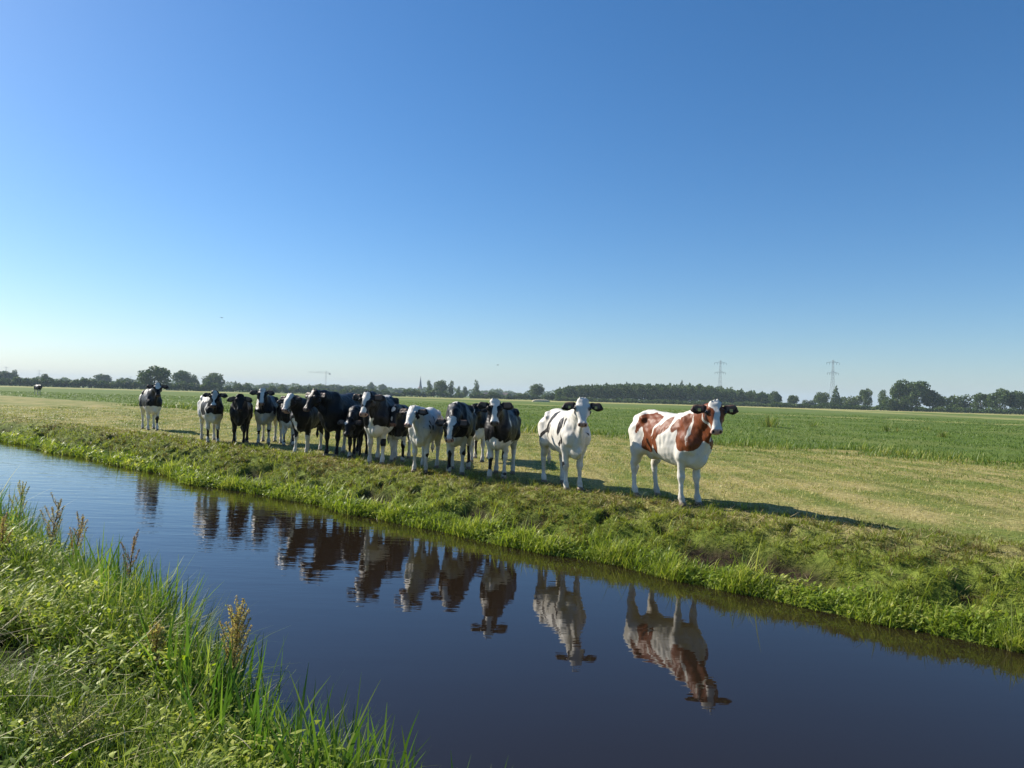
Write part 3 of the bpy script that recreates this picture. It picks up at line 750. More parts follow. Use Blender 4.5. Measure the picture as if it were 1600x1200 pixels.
PLANT_MATS = {}
def dock(x, y, h, label, seed, lean=(0, 0), brown=.5, bushy=1.0, base=0.0, group='dock plants along the near bank'):
    if not PLANT_MATS:
        PLANT_MATS['stem'] = leafy('dock_stem', [(0, (.10, .12, .03)), (.5, (.17, .11, .05)), (1, (.10, .045, .025))], 0, .6)
        PLANT_MATS['seed'] = leafy('dock_seed', [(0, (.27, .31, .07)), (.35, (.48, .41, .17)), (.65, (.38, .26, .115)), (1, (.15, .085, .05))], .4, .7)
        PLANT_MATS['leaf'] = leafy('dock_leaf', [(0, (.05, .10, .018)), (.6, (.11, .17, .03)), (1, (.22, .14, .04))], .35, .45)
    r = np.random.default_rng(seed)
    s, n = to_sn(x, y); z = float(max(0, ground_z(s, n)))
    root = tag(empty('dock_plant', (x, y, z)), label, 'plant', group)
    S, Q, Lf = Batch(), Batch(), Batch()
    pts = [np.array((lean[0] * k * k, lean[1] * k * k, h * k)) for k in np.linspace(0, 1, 8)]
    S.tube(pts, .006, .0025, brown)
    def path(k): return np.array([np.interp(k, np.linspace(0, 1, 8), [q[i] for q in pts]) for i in range(3)])
    def spray(c0, c1, m, rad):
        k = np.repeat(np.linspace(0, 1, m), 7); c = c0 + (c1 - c0) * k[:, None]
        c = c + r.normal(0, 1, (len(k), 3)) * (rad * (1 - .45 * k))[:, None]
        Q.cards(c, r.uniform(.006, .012, len(k)), np.clip(brown + r.uniform(-.35, .35, len(k)), 0, 1), seed + m)
    spray(path(.55), path(1.0), int(34 * h / .8), .009)
    for i in range(int(9 * bushy)):
        k = .42 + .5 * i / (9 * bushy) + r.uniform(-.02, .02); a = i * 2.4 + r.uniform(-.4, .4); L = h * (.34 - .24 * (k - .4)) * r.uniform(.6, 1.1)
        c = path(k); e = c + L * np.array((math.cos(a) * .42, math.sin(a) * .42, .9)); m = (c + e) / 2 + np.array((math.cos(a), math.sin(a), 0)) * L * .06
        S.tube([c, m, e], .003, .0012, brown, 5)
        spray(c + (e - c) * .2, e, max(5, int(L / .011)), .008)
    M = 12; kk = r.uniform(.02, .5, M)
    Lf.rib(np.array([path(q) for q in kk]), r.uniform(0, 2 * PI, M), r.uniform(.2, 1.1, M), r.uniform(.10, .22, M) * (1.1 - kk), r.uniform(.03, .055, M), r.uniform(.4, 1.6, M), leaf_prof, r.uniform(0, 1, M), nseg=6)
    S.obj('stem', PLANT_MATS['stem'], root); Q.obj('seed_head', PLANT_MATS['seed'], root); Lf.obj('leaf', PLANT_MATS['leaf'], root)
    return root

def umbel(x, y, h, label, seed):
    r = np.random.default_rng(seed); s, n = to_sn(x, y); z = float(max(0, ground_z(s, n)))
    root = tag(empty('seeding_herb', (x, y, z)), label, 'plant')
    S, Q = Batch(), Batch()
    for i in range(13):
        a = r.uniform(0, 2 * PI); e = np.array((math.cos(a) * r.uniform(.03, .20), math.sin(a) * r.uniform(.03, .16), h * r.uniform(.65, 1.0)))
        c = np.array((math.cos(a) * .01, math.sin(a) * .01, 0)); S.tube([c, (c + e) / 2 + (0, 0, .03), e], .004, .002, r.uniform(.2, .8), 5)
        for j in range(7):
            f = e + r.normal(0, .026, 3) - (0, 0, .03 * j / 2); S.tube([(c + 2 * e) / 3, f], .0018, .001, r.uniform(.2, .8), 4)
            Q.cards(f + r.normal(0, .007, (9, 3)), r.uniform(.006, .011, 9), r.uniform(0, 1, 9), seed * 100 + i * 8 + j)
    S.obj('stem', leafy('pale_stem', [(0, (.24, .25, .09)), (1, (.36, .32, .15))], .1), root)
    Q.obj('seed_head', leafy('pale_seed', [(0, (.24, .28, .08)), (1, (.42, .40, .17))], .3), root)
# ================================================================== FAR THINGS
FAR = {}
def far_mats():
    FAR['leaf'] = leafy('tree_leaf', [(0, (.024, .048, .012)), (.5, (.056, .098, .020)), (1, (.13, .175, .040))], .22, .6, .2)
    FAR['pale'] = leafy('pale_tree_leaf', [(0, (.038, .066, .020)), (.5, (.080, .122, .032)), (1, (.155, .20, .060))], .22, .6, .2)
    FAR['bark'] = plain('bark', (.085, .065, .045), .85, .2, .35, 6)
    FAR['steel'] = plain('galvanised_steel', (.20, .21, .22), .5, .4, .1)
    FAR['wall'] = plain('white_house_wall', (.72, .70, .66), .7, .2, .06, 2)
    FAR['brick'] = plain('brown_brick', (.20, .12, .085), .8, .2, .2, 3)
    FAR['roof'] = plain('roof_tiles', (.12, .075, .06), .7, .2, .2, 3)
    FAR['slate'] = plain('slate', (.06, .065, .075), .6, .3, .15, 3)
    FAR['glass'] = plain('window_glass', (.03, .035, .04), .1, .5, .1)

def crown_points(r, shape, h, w, count):
    """leaf positions in lobes that fill an uneven outline (base of the crown at z = 0)"""
    out = []; tin = []
    if shape == 'poplar':
        lobes = [((r.normal(0, .10) * w, r.normal(0, .10) * w, h * z), (.42 * w * (1.05 - .75 * abs(z - .42)), h * .15)) for z in np.linspace(.08, .9, 9)]
    elif shape == 'cone':
        lobes = [((r.normal(0, .05) * w, r.normal(0, .05) * w, h * z), (.5 * w * (1 - z) + .06 * w, h * .10)) for z in np.linspace(.04, .95, 11)]
    elif shape == 'multi':
        lobes = [((w * x, w * r.uniform(-.2, .2), h * r.uniform(.3, .52)), (w * r.uniform(.14, .22), h * r.uniform(.22, .36))) for x in np.linspace(-.36, .36, 7)] + \
                [((w * r.uniform(-.4, .4), w * r.uniform(-.2, .2), h * r.uniform(.1, .35)), (w * r.uniform(.12, .2), h * r.uniform(.15, .24))) for _ in range(9)]
    else:
        lobes = [((0, 0, h * .45), (.33 * w, h * .38))]
        for i in range(15):
            a = r.uniform(0, 2 * PI); el = r.uniform(-.6, 1.2); q = .30 * w
            lobes.append(((q * math.cos(a) * math.cos(el), q * math.sin(a) * math.cos(el), h * (.48 + .33 * math.sin(el))), (w * r.uniform(.13, .22), h * r.uniform(.12, .20))))
    vol = np.array([rr[0] ** 2 * rr[1] for _, rr in lobes]) ** .75; cnt = (vol / vol.sum() * count).astype(int) + 8
    for (c, (rx, rz)), m in zip(lobes, cnt):
        d = r.normal(size=(m, 3)); d /= np.linalg.norm(d, axis=1)[:, None]; q = r.uniform(.35, 1.05, m) ** .5
        out.append(np.array(c) + d * q[:, None] * np.array((rx, rx, rz))); tin.append(np.clip(r.normal(r.uniform(.35, .65), .2, m), 0, 1))
    p = np.concatenate(out); tin = np.concatenate(tin)
    p[:, 2] = np.maximum(p[:, 2], .02 * h + .1 * r.uniform(0, 1, len(p)))
    return p, tin

TREE_MESH = {}
def tree_kind(kind, var):
    """crown and trunk meshes of a tree ten metres tall and ten wide, shared by its copies"""
    key = (kind, var)
    if key not in TREE_MESH:
        r = np.random.default_rng(hash(kind) % 1 + sum(map(ord, kind)) * 7 + var)
        low = dict(round=.05, bushy=.04, poplar=.07, cone=.03, multi=.03)[kind] * 10
        p, tin = crown_points(r, kind, 10 - low, 10, 2600 if kind in ('round', 'multi') else 1900)
        p[:, 2] += low
        B = Batch(); B.cards(p, r.uniform(.38, .80, len(p)), tin, var, .3)
        c = B.obj('crown', FAR['leaf']); cm = c.data; bpy.data.objects.remove(c)
        T = Batch(); T.tube([(0, 0, -.3), (.06, .03, 2), (-.04, .05, 4.5), (.05, 0, 7)], .34, .08, .5, 8)
        for i in range(6):
            a = i * 1.1 + r.uniform(0, .5); z = r.uniform(1.8, 4.5); T.tube([(0, 0, z), (1.2 * math.cos(a), 1.2 * math.sin(a), z + 1.3), (2.6 * math.cos(a), 2.6 * math.sin(a), z + 2.6)], .13, .04, .5, 6)
        t = T.obj('trunk', FAR['bark']); tm = t.data; bpy.data.objects.remove(t)
        TREE_MESH[key] = (cm, tm)
    return TREE_MESH[key]

def tree(name, kind, var, px, top, wpx, d, label, group=None, pale=False):
    """stands in the direction seen at px, d metres away, tall and wide enough to reach the seen size"""
    slope = (px - 800) / 1155.0; x = slope * d; y = d
    h = (598.8 + .0275 * px - top) / 1155 * d + 1.44; w = wpx / 1155 * d * (1.25 if d < 440 else 1.12)
    h *= 1.04
    root = tag(empty(name, (x, y, .52), px * .37), label, 'tree', group)
    for nm, me in zip(('crown', 'trunk'), tree_kind(kind, var)):
        if pale and nm == 'crown':
            me = me.copy(); me.materials[0] = FAR['pale']
        o = bpy.data.objects.new(nm, me); COL.objects.link(o); o.parent = root
    root.scale = (w / 10, w / 10, h / 10)

def hedge(a, b, hgt, dep, label, seed, count, name='hedge', size=.7, cat='hedge', mat='leaf', kind=None, wob=.35):
    r = np.random.default_rng(seed); a, b = np.array(a, float), np.array(b, float)
    L = np.linalg.norm(b - a); u = (b - a) / L; v = np.array((-u[1], u[0]))
    f1 = make_noise(seed, 1, 1 / 22., 3); f2 = make_noise(seed + 9, 1, 1 / 7., 2)
    k = r.uniform(0, 1, count) * L; q = r.uniform(-1, 1, count)
    top = hgt * (1 + wob * .55 * f1(k) + wob * .4 * f2(k)) * (1 - .35 * q ** 2)
    z = np.maximum(.1, top * r.uniform(0, 1, count) ** .6)
    p = np.stack([k * u[0] + q * dep / 2 * v[0], k * u[1] + q * dep / 2 * v[1], z], 1)
    B = Batch(); B.cards(p, r.uniform(.6, 1.4, count) * size, np.clip(.5 + .22 * f2(k + 50) + r.uniform(-.25, .25, count), 0, 1), seed, .3)
    o = B.obj(name, FAR[mat]); o.location = (a[0], a[1], .52)
    tag(o, label, cat, kind=kind); return o

def at_px(px, d): return ((px - 800) / 1155.0 * d, d)

def pylon(px, d, hgt, label, group=None, proto=[]):
    x, y = at_px(px, d)
    if not proto:
        root = empty('electricity_pylon', (x, y, .5)); T = Batch()
        H = 52.0; wid = lambda z: np.interp(z, [0, 24, 38, 52], [3.6, 1.5, .95, .55])
        zs = [0, 6, 12, 18, 24, 29, 34, 38, 42, 46, 50, 52]
        for sx in (-1, 1):
            for sy in (-1, 1): T.tube([(sx * wid(z), sy * wid(z), z) for z in zs], .13, .08, .5, 5)
        for z0, z1 in zip(zs[:-1], zs[1:]):
            for sx in (-1, 1):
                for ax in (0, 1):
                    pa = [(-wid(z0), sx * wid(z0), z0), (wid(z1), sx * wid(z1), z1)] ; pb = [(wid(z0), sx * wid(z0), z0), (-wid(z1), sx * wid(z1), z1)]
                    for pr in (pa, pb): T.tube([p if ax == 0 else (p[1], p[0], p[2]) for p in pr], .045, .045, .5, 4)
        T.obj('tower', FAR['steel'], root)
        for z, half in ((37.5, 6.6), (49.0, 7.4)):
            Bm = Batch()
            for sx in (-1, 1):
                for sy in (-.7, .7):
                    Bm.tube([(0, sy, z), (sx * half, 0, z)], .13, .10, .5, 5); Bm.tube([(0, sy, z + 1.5), (sx * half, 0, z)], .09, .08, .5, 4)
                for k in (.35, .68): Bm.tube([(sx * half * k, 0, z), (sx * half * k, 0, z + 1.5 * (1 - k))], .09, .09, .5, 4)
            arm = Bm.obj('cross_arm', FAR['steel'], root)
            for xx in (-half, -half * .55, half * .55, half):
                I = Batch(); I.tube([(xx, 0, z), (xx, 0, z - 2.2)], .16, .16, .5, 5); I.obj('insulator', FAR['glass'], arm)
        proto.append(root)
    else:
        root = proto[0].copy(); COL.objects.link(root)
        for ch in proto[0].children:
            c = ch.copy(); COL.objects.link(c); c.parent = root
            for g in ch.children:
                e = g.copy(); COL.objects.link(e); e.parent = c
        root.location = (x, y, .5)
    root.scale = (hgt / 52,) * 3; root.rotation_euler = (0, 0, .12)
    tag(root, label, 'pylon', group)

def house(px, d, w, hw, hr, dep, rot, label, wall='wall', roof='roof'):
    x, y = at_px(px, d); root = tag(empty('house', (x, y, .5), rot), label, 'house')
    B = Batch(); B.box((-w / 2, -dep / 2, 0), (w / 2, dep / 2, hw)); 
    B.put(np.array([(-w / 2 + .01, -dep / 2 + .01, hw), (-w / 2 + .01, dep / 2 - .01, hw), (-w / 2 + .01, 0, hw + hr - .2), (-w / 2 + .02, 0, hw + hr - .21)]), np.array([(0, 1, 2, 3)]), .5)
    B.put(np.array([(w / 2 - .01, -dep / 2 + .01, hw), (w / 2 - .01, dep / 2 - .01, hw), (w / 2 - .01, 0, hw + hr - .2), (w / 2 - .02, 0, hw + hr - .21)]), np.array([(0, 1, 2, 3)]), .5)
    B.obj('wall', FAR[wall], root, False)
    R = Batch()
    for sy in (-1, 1):
        a = np.array([(-w / 2 - .3, sy * (dep / 2 + .35), hw - .15), (w / 2 + .3, sy * (dep / 2 + .35), hw - .15), (w / 2 + .3, 0, hw + hr), (-w / 2 - .3, 0, hw + hr)])
        R.put(np.concatenate([a, a + (0, 0, .22)]), np.array([(0, 1, 2, 3), (4, 5, 6, 7), (0, 1, 5, 4), (1, 2, 6, 5), (3, 0, 4, 7)]), .5)
    rf = R.obj('roof', FAR[roof], root, False)
    C = Batch(); C.box((w * .25, -.4, hw + hr * .6), (w * .25 + .7, .3, hw + hr + .9)); C.obj('chimney', FAR['brick'], rf, False)
    for i in range(3):
        W = Batch(); xx = -w * .32 + i * w * .3; W.box((xx - .5, -dep / 2 - .05, 1.0), (xx + .5, -dep / 2 + .05, 2.4)); W.obj('window', FAR['glass'], root, False)

def church(px, d, label):
    x, y = at_px(px, d); root = tag(empty('church', (x, y, .5), .4), label, 'church')
    B = Batch(); B.box((-2.4, -2.4, 0), (2.4, 2.4, 13)); B.obj('tower', FAR['brick'], root, False)
    Sp = Batch(); Sp.tube([(0, 0, 13), (0, 0, 15), (0, 0, 30)], 2.9, 1.0, .5, 8)
    v = Sp.v[0]; v[8:16, :2] *= 1.05; v[16:, :2] *= .08; Sp.obj('spire', FAR['slate'], root, False)
    N = Batch(); N.box((2.4, -3.4, 0), (17, 3.4, 6)); N.obj('nave', FAR['brick'], root, False)
    R = Batch(); R.put(np.array([(2.4, -3.8, 6), (17, -3.8, 6), (17, 0, 10.5), (2.4, 0, 10.5), (2.4, 3.8, 6), (17, 3.8, 6)], float), np.array([(0, 1, 2, 3), (3, 2, 5, 4)]), .5)
    R.put(np.array([(2.4, -3.8, 5.9), (17, -3.8, 5.9), (17, 3.8, 5.9), (2.4, 3.8, 5.9)], float), np.array([(0, 1, 2, 3)]), .5); R.obj('roof', FAR['slate'], root, False)

def crane(px, d, label):
    x, y = at_px(px, d); root = tag(empty('tower_crane', (x, y, .5), 0.0), label, 'crane')
    def lattice(B, p, q, r, steps):
        p, q = np.array(p, float), np.array(q, float); dr = (q - p) / np.linalg.norm(q - p)
        a = np.array((0, 1, 0)); b = np.cross(dr, a); c = [(r * (i * a + j * b)) for i in (-1, 1) for j in (-1, 1)]
        for o in c: B.tube([p + o, q + o], .07, .07, .5, 4)
        for k in range(steps):
            t0, t1 = p + (q - p) * k / steps, p + (q - p) * (k + 1) / steps
            B.tube([t0 + c[0], t1 + c[1]], .035, .035, .5, 4); B.tube([t0 + c[2], t1 + c[3]], .035, .035, .5, 4)
    M = Batch(); lattice(M, (0, 0, 0), (0, 0, 30), .7, 14); M.obj('mast', FAR['steel'], root)
    J = Batch(); lattice(J, (7, 0, 30.6), (-27, 0, 31.6), .6, 16); J.tube([(0, 0, 30), (0, 0, 34)], .35, .2, .5, 5); J.tube([(0, 0, 34), (-17, 0, 31.6)], .08, .08, .5, 4); J.tube([(0, 0, 34), (6, 0, 31.2)], .08, .08, .5, 4); J.obj('jib', FAR['steel'], root)
    C = Batch(); C.box((4.6, -.8, 28.4), (7, .8, 30.2)); C.obj('counterweight', FAR['steel'], root, False)

def bird(px, py, d, label, rot):
    x, y = at_px(px, d); z = 2.0 + (598.8 + .0275 * px - py) / 1155 * d
    root = tag(empty('bird', (x, y, z), rot), label, 'bird', None)
    m = FAR.setdefault('feather', plain('dark_feathers', (.035, .033, .035), .7, .2))
    B = Batch(); B.tube([(-.22, 0, 0), (-.16, 0, 0), (-.05, 0, .01), (.08, 0, .01), (.16, 0, .02), (.21, 0, .015)], .05, .03, .5, 8)
    v = B.v[0].reshape(6, 8, 3); c = v.mean(1, keepdims=True); v[:] = c + (v - c) * np.array([.9, .3, 1.2, 1.4, .9, .2])[:, None, None]
    B.obj('body', m, root)
    for sy in (-1, 1):
        W = Batch(); q = np.array([(.07, .03, .02), (.10, .24, .11), (.02, .50, .06), (-.02, .48, .06), (-.02, .24, .10), (-.06, .03, .02)]); q[:, 1] *= sy
        a = np.concatenate([q, q - (0, 0, .012)]); W.put(a, np.array([(0, 1, 4, 5), (1, 2, 3, 4), (6, 7, 10, 11), (7, 8, 9, 10), (0, 1, 7, 6), (1, 2, 8, 7), (3, 4, 10, 9), (4, 5, 11, 10)]), .5); W.obj('wing', m, root)

def build_far():
    far_mats()
    G = 'trees on the horizon'
    T = [('round', 0, 5, 580, 34, 500, 'hazy round treetop at the extreme left end of the horizon'),
         ('poplar', 0, 22, 580, 11, 500, 'slim hazy tree second from the left end of the horizon'),
         ('multi', 0, 57, 586.5, 26, 620, 'low broad hazy tree above the far off lone cow'),
         ('round', 1, 71, 582.5, 12, 450, 'small round tree just right of the far off lone cow'),
         ('multi', 1, 120, 591, 46, 700, 'long low hazy copse between the lone cow and the first herd cow'),
         ('round', 2, 160, 585, 28, 600, 'rounded hazy tree left of the big tree behind the first cow'),
         ('multi', 2, 200, 586.5, 36, 600, 'wide hazy tree touching the left of the big dark tree'),
         ('round', 3, 242, 572.5, 43, 330, 'big dark leaning tree with sky gaps behind the leftmost standing herd cow'),
         ('round', 0, 285, 579, 30, 450, 'left one of two large hazy trees right of the big dark tree'),
         ('multi', 3, 303, 581.5, 24, 460, 'right one of two joined hazy trees right of the big dark tree'),
         ('round', 1, 333, 580, 32, 450, 'isolated round tree above the cow with the half white face'),
         ('cone', 0, 368, 596.5, 11, 700, 'small pointed tree above the all black cow'),
         ('multi', 4, 412, 598.5, 26, 800, 'hazy copse on the horizon above the white faced cow'),
         ('round', 2, 442, 600.5, 18, 800, 'small hazy tree just left of the white far house'),
         ('multi', 0, 500, 597, 52, 650, 'broad green copse under the crane'),
         ('multi', 1, 545, 599.5, 50, 650, 'broad green copse right of the crane above the big black cow'),
         ('round', 3, 579, 597.5, 13, 800, 'round hazy tree above the cow with the white forehead triangle'),
         ('round', 0, 598, 600.5, 14, 820, 'second small hazy tree right of the broad green copses'),
         ('multi', 2, 630, 606, 44, 800, 'low hazy copse left of the church spire'),
         ('poplar', 1, 671, 596.5, 8.5, 480, 'slim poplar just right of the church spire'),
         ('round', 2, 689, 594.5, 25, 450, 'dense round tree between the two poplars right of the church'),
         ('poplar', 2, 705, 597, 9, 450, 'slim poplar standing against the right of the dense round tree'),
         ('poplar', 3, 717, 605, 6, 470, 'short thin tree right of the dense round tree'),
         ('poplar', 0, 727, 605.5, 9, 470, 'short bushy column tree left of the lone conical tree'),
         ('cone', 1, 745, 595.5, 14, 480, 'lone conical tree above the cow with a hidden body'),
         ('multi', 3, 778, 607.5, 28, 850, 'hazy tree row among the white far houses'),
         ('multi', 4, 805, 611, 24, 850, 'last low hazy trees right of the white far houses'),
         ('round', 1, 838, 597.5, 22, 420, 'pale green tree left of the long wood over the pale heap'),
         ('multi', 0, 857, 611, 18, 700, 'low hazy trees between the pale green tree and the long wood'),
         ('cone', 2, 1066, 597, 12, 415, 'pointed conifer standing out of the long wood behind the red cow'),
         ('cone', 3, 1047, 600.5, 9, 415, 'smaller conifer at the left of the pointed conifer in the wood'),
         ('round', 3, 1213, 611.5, 20, 380, 'round tree right beyond the end of the long wood'),
         ('round', 0, 1240, 617.5, 17, 385, 'smaller round tree second beyond the end of the long wood'),
         ('multi', 1, 1266, 622.5, 20, 450, 'low bush like tree left of the right hand pylon'),
         ('round', 1, 1285, 610.5, 20, 360, 'leafy tree just left of the foot of the right hand pylon'),
         ('cone', 0, 1306, 606, 18, 362, 'pointed tree covering the foot of the right hand pylon'),
         ('multi', 2, 1329, 613, 28, 365, 'broad low tree just right of the right hand pylon'),
         ('round', 2, 1353, 608, 21, 360, 'single peaked tree midway between pylon and the tall dark clump'),
         ('poplar', 1, 1380, 611.5, 13, 340, 'narrow ragged tree at the left foot of the tall dark clump'),
         ('round', 3, 1407, 593.5, 31, 322, 'left and tallest tree of the big dark clump on the right'),
         ('round', 0, 1433, 594.5, 38, 318, 'wide middle tree of the big dark clump on the right'),
         ('round', 1, 1458, 606, 28, 316, 'lower right shoulder tree of the big dark clump on the right'),
         ('multi', 3, 1402, 618, 34, 312, 'low bright bush at the front of the big dark clump'),
         ('multi', 4, 1492, 610.5, 42, 322, 'spreading tree next right of the big dark clump'),
         ('round', 2, 1533, 614.5, 26, 310, 'lower round tree third from the right frame edge'),
         ('round', 3, 1563, 607.5, 31, 302, 'tall round tree second from the right frame edge'),
         ('round', 1, 1594, 607.5, 31, 300, 'dark tree cut by the right frame edge'),
         ('round', 0, 1632, 610, 34, 300, 'dark tree beyond the right frame edge')]
    pale = {838, 671, 689, 1285, 1329, 1353, 745}
    for i, (kind, var, px, top, w, d, lab) in enumerate(T):
        if px > 1610: lab = 'dark tree right beside the last dark tree of the horizon'
        tree({'poplar': 'poplar_tree', 'cone': 'conical_tree'}.get(kind, 'broadleaf_tree'), kind, var, px, top, w, d, lab, G, px in pale)
    A = at_px
    hedge(A(-80, 385), A(338, 372), 3.9, 5, 'long dark hedge along the horizon on the left behind the far cow', 51, 15000, size=.75)
    hedge(A(300, 400), A(725, 410), 3.3, 6, 'uneven mid green hedge behind the herd in the centre', 52, 14000, mat='pale', size=.75, wob=.5)
    hedge(A(735, 415), A(885, 400), 3.0, 5, 'dark low hedge left of the long wood', 53, 6000, size=.7)
    hedge(A(868, 375), A(1215, 350), 2.0, 4, 'low hedge along the foot of the long wood', 54, 9000, mat='pale', size=.55)
    hedge(A(1205, 335), A(1680, 285), 2.1, 4, 'low dark hedge at the foot of the trees on the right', 55, 12000, size=.55)
    # the long wood reads as one mass
    wood = [(868, 610, 395), (890, 604.5, 400), (930, 603, 405), (980, 601.5, 410), (1020, 602, 410), (1060, 603, 410), (1095, 603.5, 405), (1130, 608, 400), (1165, 612.5, 400), (1203, 616, 395)]
    r = np.random.default_rng(77); B = Batch(); M = 72000
    px = r.uniform(868, 1205, M); dd = np.interp(px, [w[0] for w in wood], [w[2] for w in wood])
    f1, f2 = make_noise(61, 1, 1 / 24., 2), make_noise(62, 1, 1 / 9., 2)
    hh = (598.8 + .0275 * px - np.interp(px, [w[0] for w in wood], [w[1] for w in wood])) / 1155 * dd + 1.2
    row = r.integers(0, 5, M); off = row * 9.0 + r.uniform(-3, 3, M); lump = f1(px + row * 31.7) ; l2 = f2(px + row * 17.3)
    z = hh * (1 + .08 * lump + .09 * l2) * np.clip(r.uniform(0, 1.0, M) ** .55, .01, 1)
    d2 = dd + off - 6 + 3.0 * np.sin(z * 1.3 + lump * 3); x = (px - 800) / 1155 * d2
    B.cards(np.stack([x, d2, z + .5], 1), r.uniform(.45, .95, M), np.clip(.40 + .19 * make_noise(64, 3, 1 / 9., 2)(px, z * 2.2, row * 14.0) + r.uniform(-.25, .3, M), 0, 1), 5, .3)
    tag(B.obj('distant_wood', FAR['leaf']), 'long dense far wood on the horizon behind the red and white cow', 'wood', kind='stuff')
    # hazy low woods on the skyline behind the hedges
    r = np.random.default_rng(78); B = Batch(); M = 16000; px = r.uniform(-90, 870, M); dd = 950 + r.uniform(-30, 30, M)
    f1 = make_noise(63, 1, 1 / 60., 4); z = (9 + 2.6 * f1(px)) * r.uniform(0, 1, M) ** .6
    B.cards(np.stack([(px - 800) / 1155 * dd, dd, z + .5], 1), r.uniform(1.2, 2.4, M), r.uniform(.1, .9, M), 6, .3)
    tag(B.obj('skyline_wood', FAR['pale']), 'faint hazy woods along the skyline behind the hedges', 'wood', kind='stuff')
    pylon(1125, 900, 53, 'grey lattice pylon above the long wood, right of the red cow')
    pylon(1301, 830, 53, 'taller looking grey lattice pylon above the pointed tree on the right')
    pylon(9, 2000, 46, 'faint far pylon at the left end of the horizon')
    pylon(61, 2150, 42, 'faint far pylon rising over the far off lone cow')
    pylon(204, 2200, 33, 'faintest far pylon left of the big dark tree')
    church(657, 1150, 'far church with a thin pointed spire above the black and white herd')
    crane(509, 1150, 'faint tower crane with a long horizontal jib on the skyline')
    house(462, 880, 8.5, 3.6, 2.6, 7, .3, 'small white far house below the crane jib')
    house(418, 900, 6.5, 3.2, 2.2, 6, -.2, 'tiny white far house above the white faced cow')
    house(762, 840, 7, 3.2, 2.4, 6, .2, 'white far house right of the lone conical tree')
    house(789, 850, 8, 3.3, 2.6, 7, -.3, 'brown roofed white far house farthest right of the row')
    house(606, 1000, 9, 4.5, 3.5, 8, .1, 'pale far house above the cow with the white forehead triangle')
    x, y = A(846, 260); r = np.random.default_rng(8); B = Batch()
    k = 26; P = np.array([[(i / k * 2 - 1) * 3.2, math.cos(PI * j / 10) * 1.1, 0] for i in range(k + 1) for j in range(11)]); 
    for i in range(k + 1):
        for j in range(11): P[i * 11 + j, 2] = .85 * math.sin(PI * j / 10) * (1 - (i / k * 2 - 1) ** 4) ** .5 * (1 + .06 * math.sin(i * 1.7 + j)) + .02
    B.put(P, np.array([(i * 11 + j, (i + 1) * 11 + j, (i + 1) * 11 + j + 1, i * 11 + j + 1) for i in range(k) for j in range(10)]), .5)
    o = B.obj('straw_heap', plain('pale_straw', (.42, .38, .26), .9, .1, .2, 3)); o.location = (x, y, .52); o.rotation_euler = (0, 0, .1); tag(o, 'long low pale heap in front of the pale green tree', 'heap')
    bird(343, 497, 130, 'tiny dark bird high in the sky on the left', 2.6); bird(777, 571, 150, 'tiny dark bird low in the sky near the middle', .4)
    wm = leafy('field_weed', [(0, (.10, .17, .03)), (.6, (.18, .23, .05)), (1, (.34, .31, .12))], .4)
    for i, (px, d, w, h, c, lab) in enumerate([(1203, 45, 2.0, 1.0, 150, 'tall dark weed clump in the field right of the red cow'), (1273, 50, 1.2, .55, 70, 'low weed clump just right of the tallest one'), (1387, 44, .8, .75, 60, 'upright weed clump below the big dark trees'),
                                                (1403, 45, .6, .45, 30, 'very small weed clump beside the upright one'), (1475, 38, .8, .40, 80, 'leaning weed clump farthest right in the field'), (1450, 48, .9, .42, 40, 'small weed clump left of the leaning one')]):
        xx, yy = A(px, d); weed_clump(xx, yy, w, h, c, lab, wm, 90 + i)
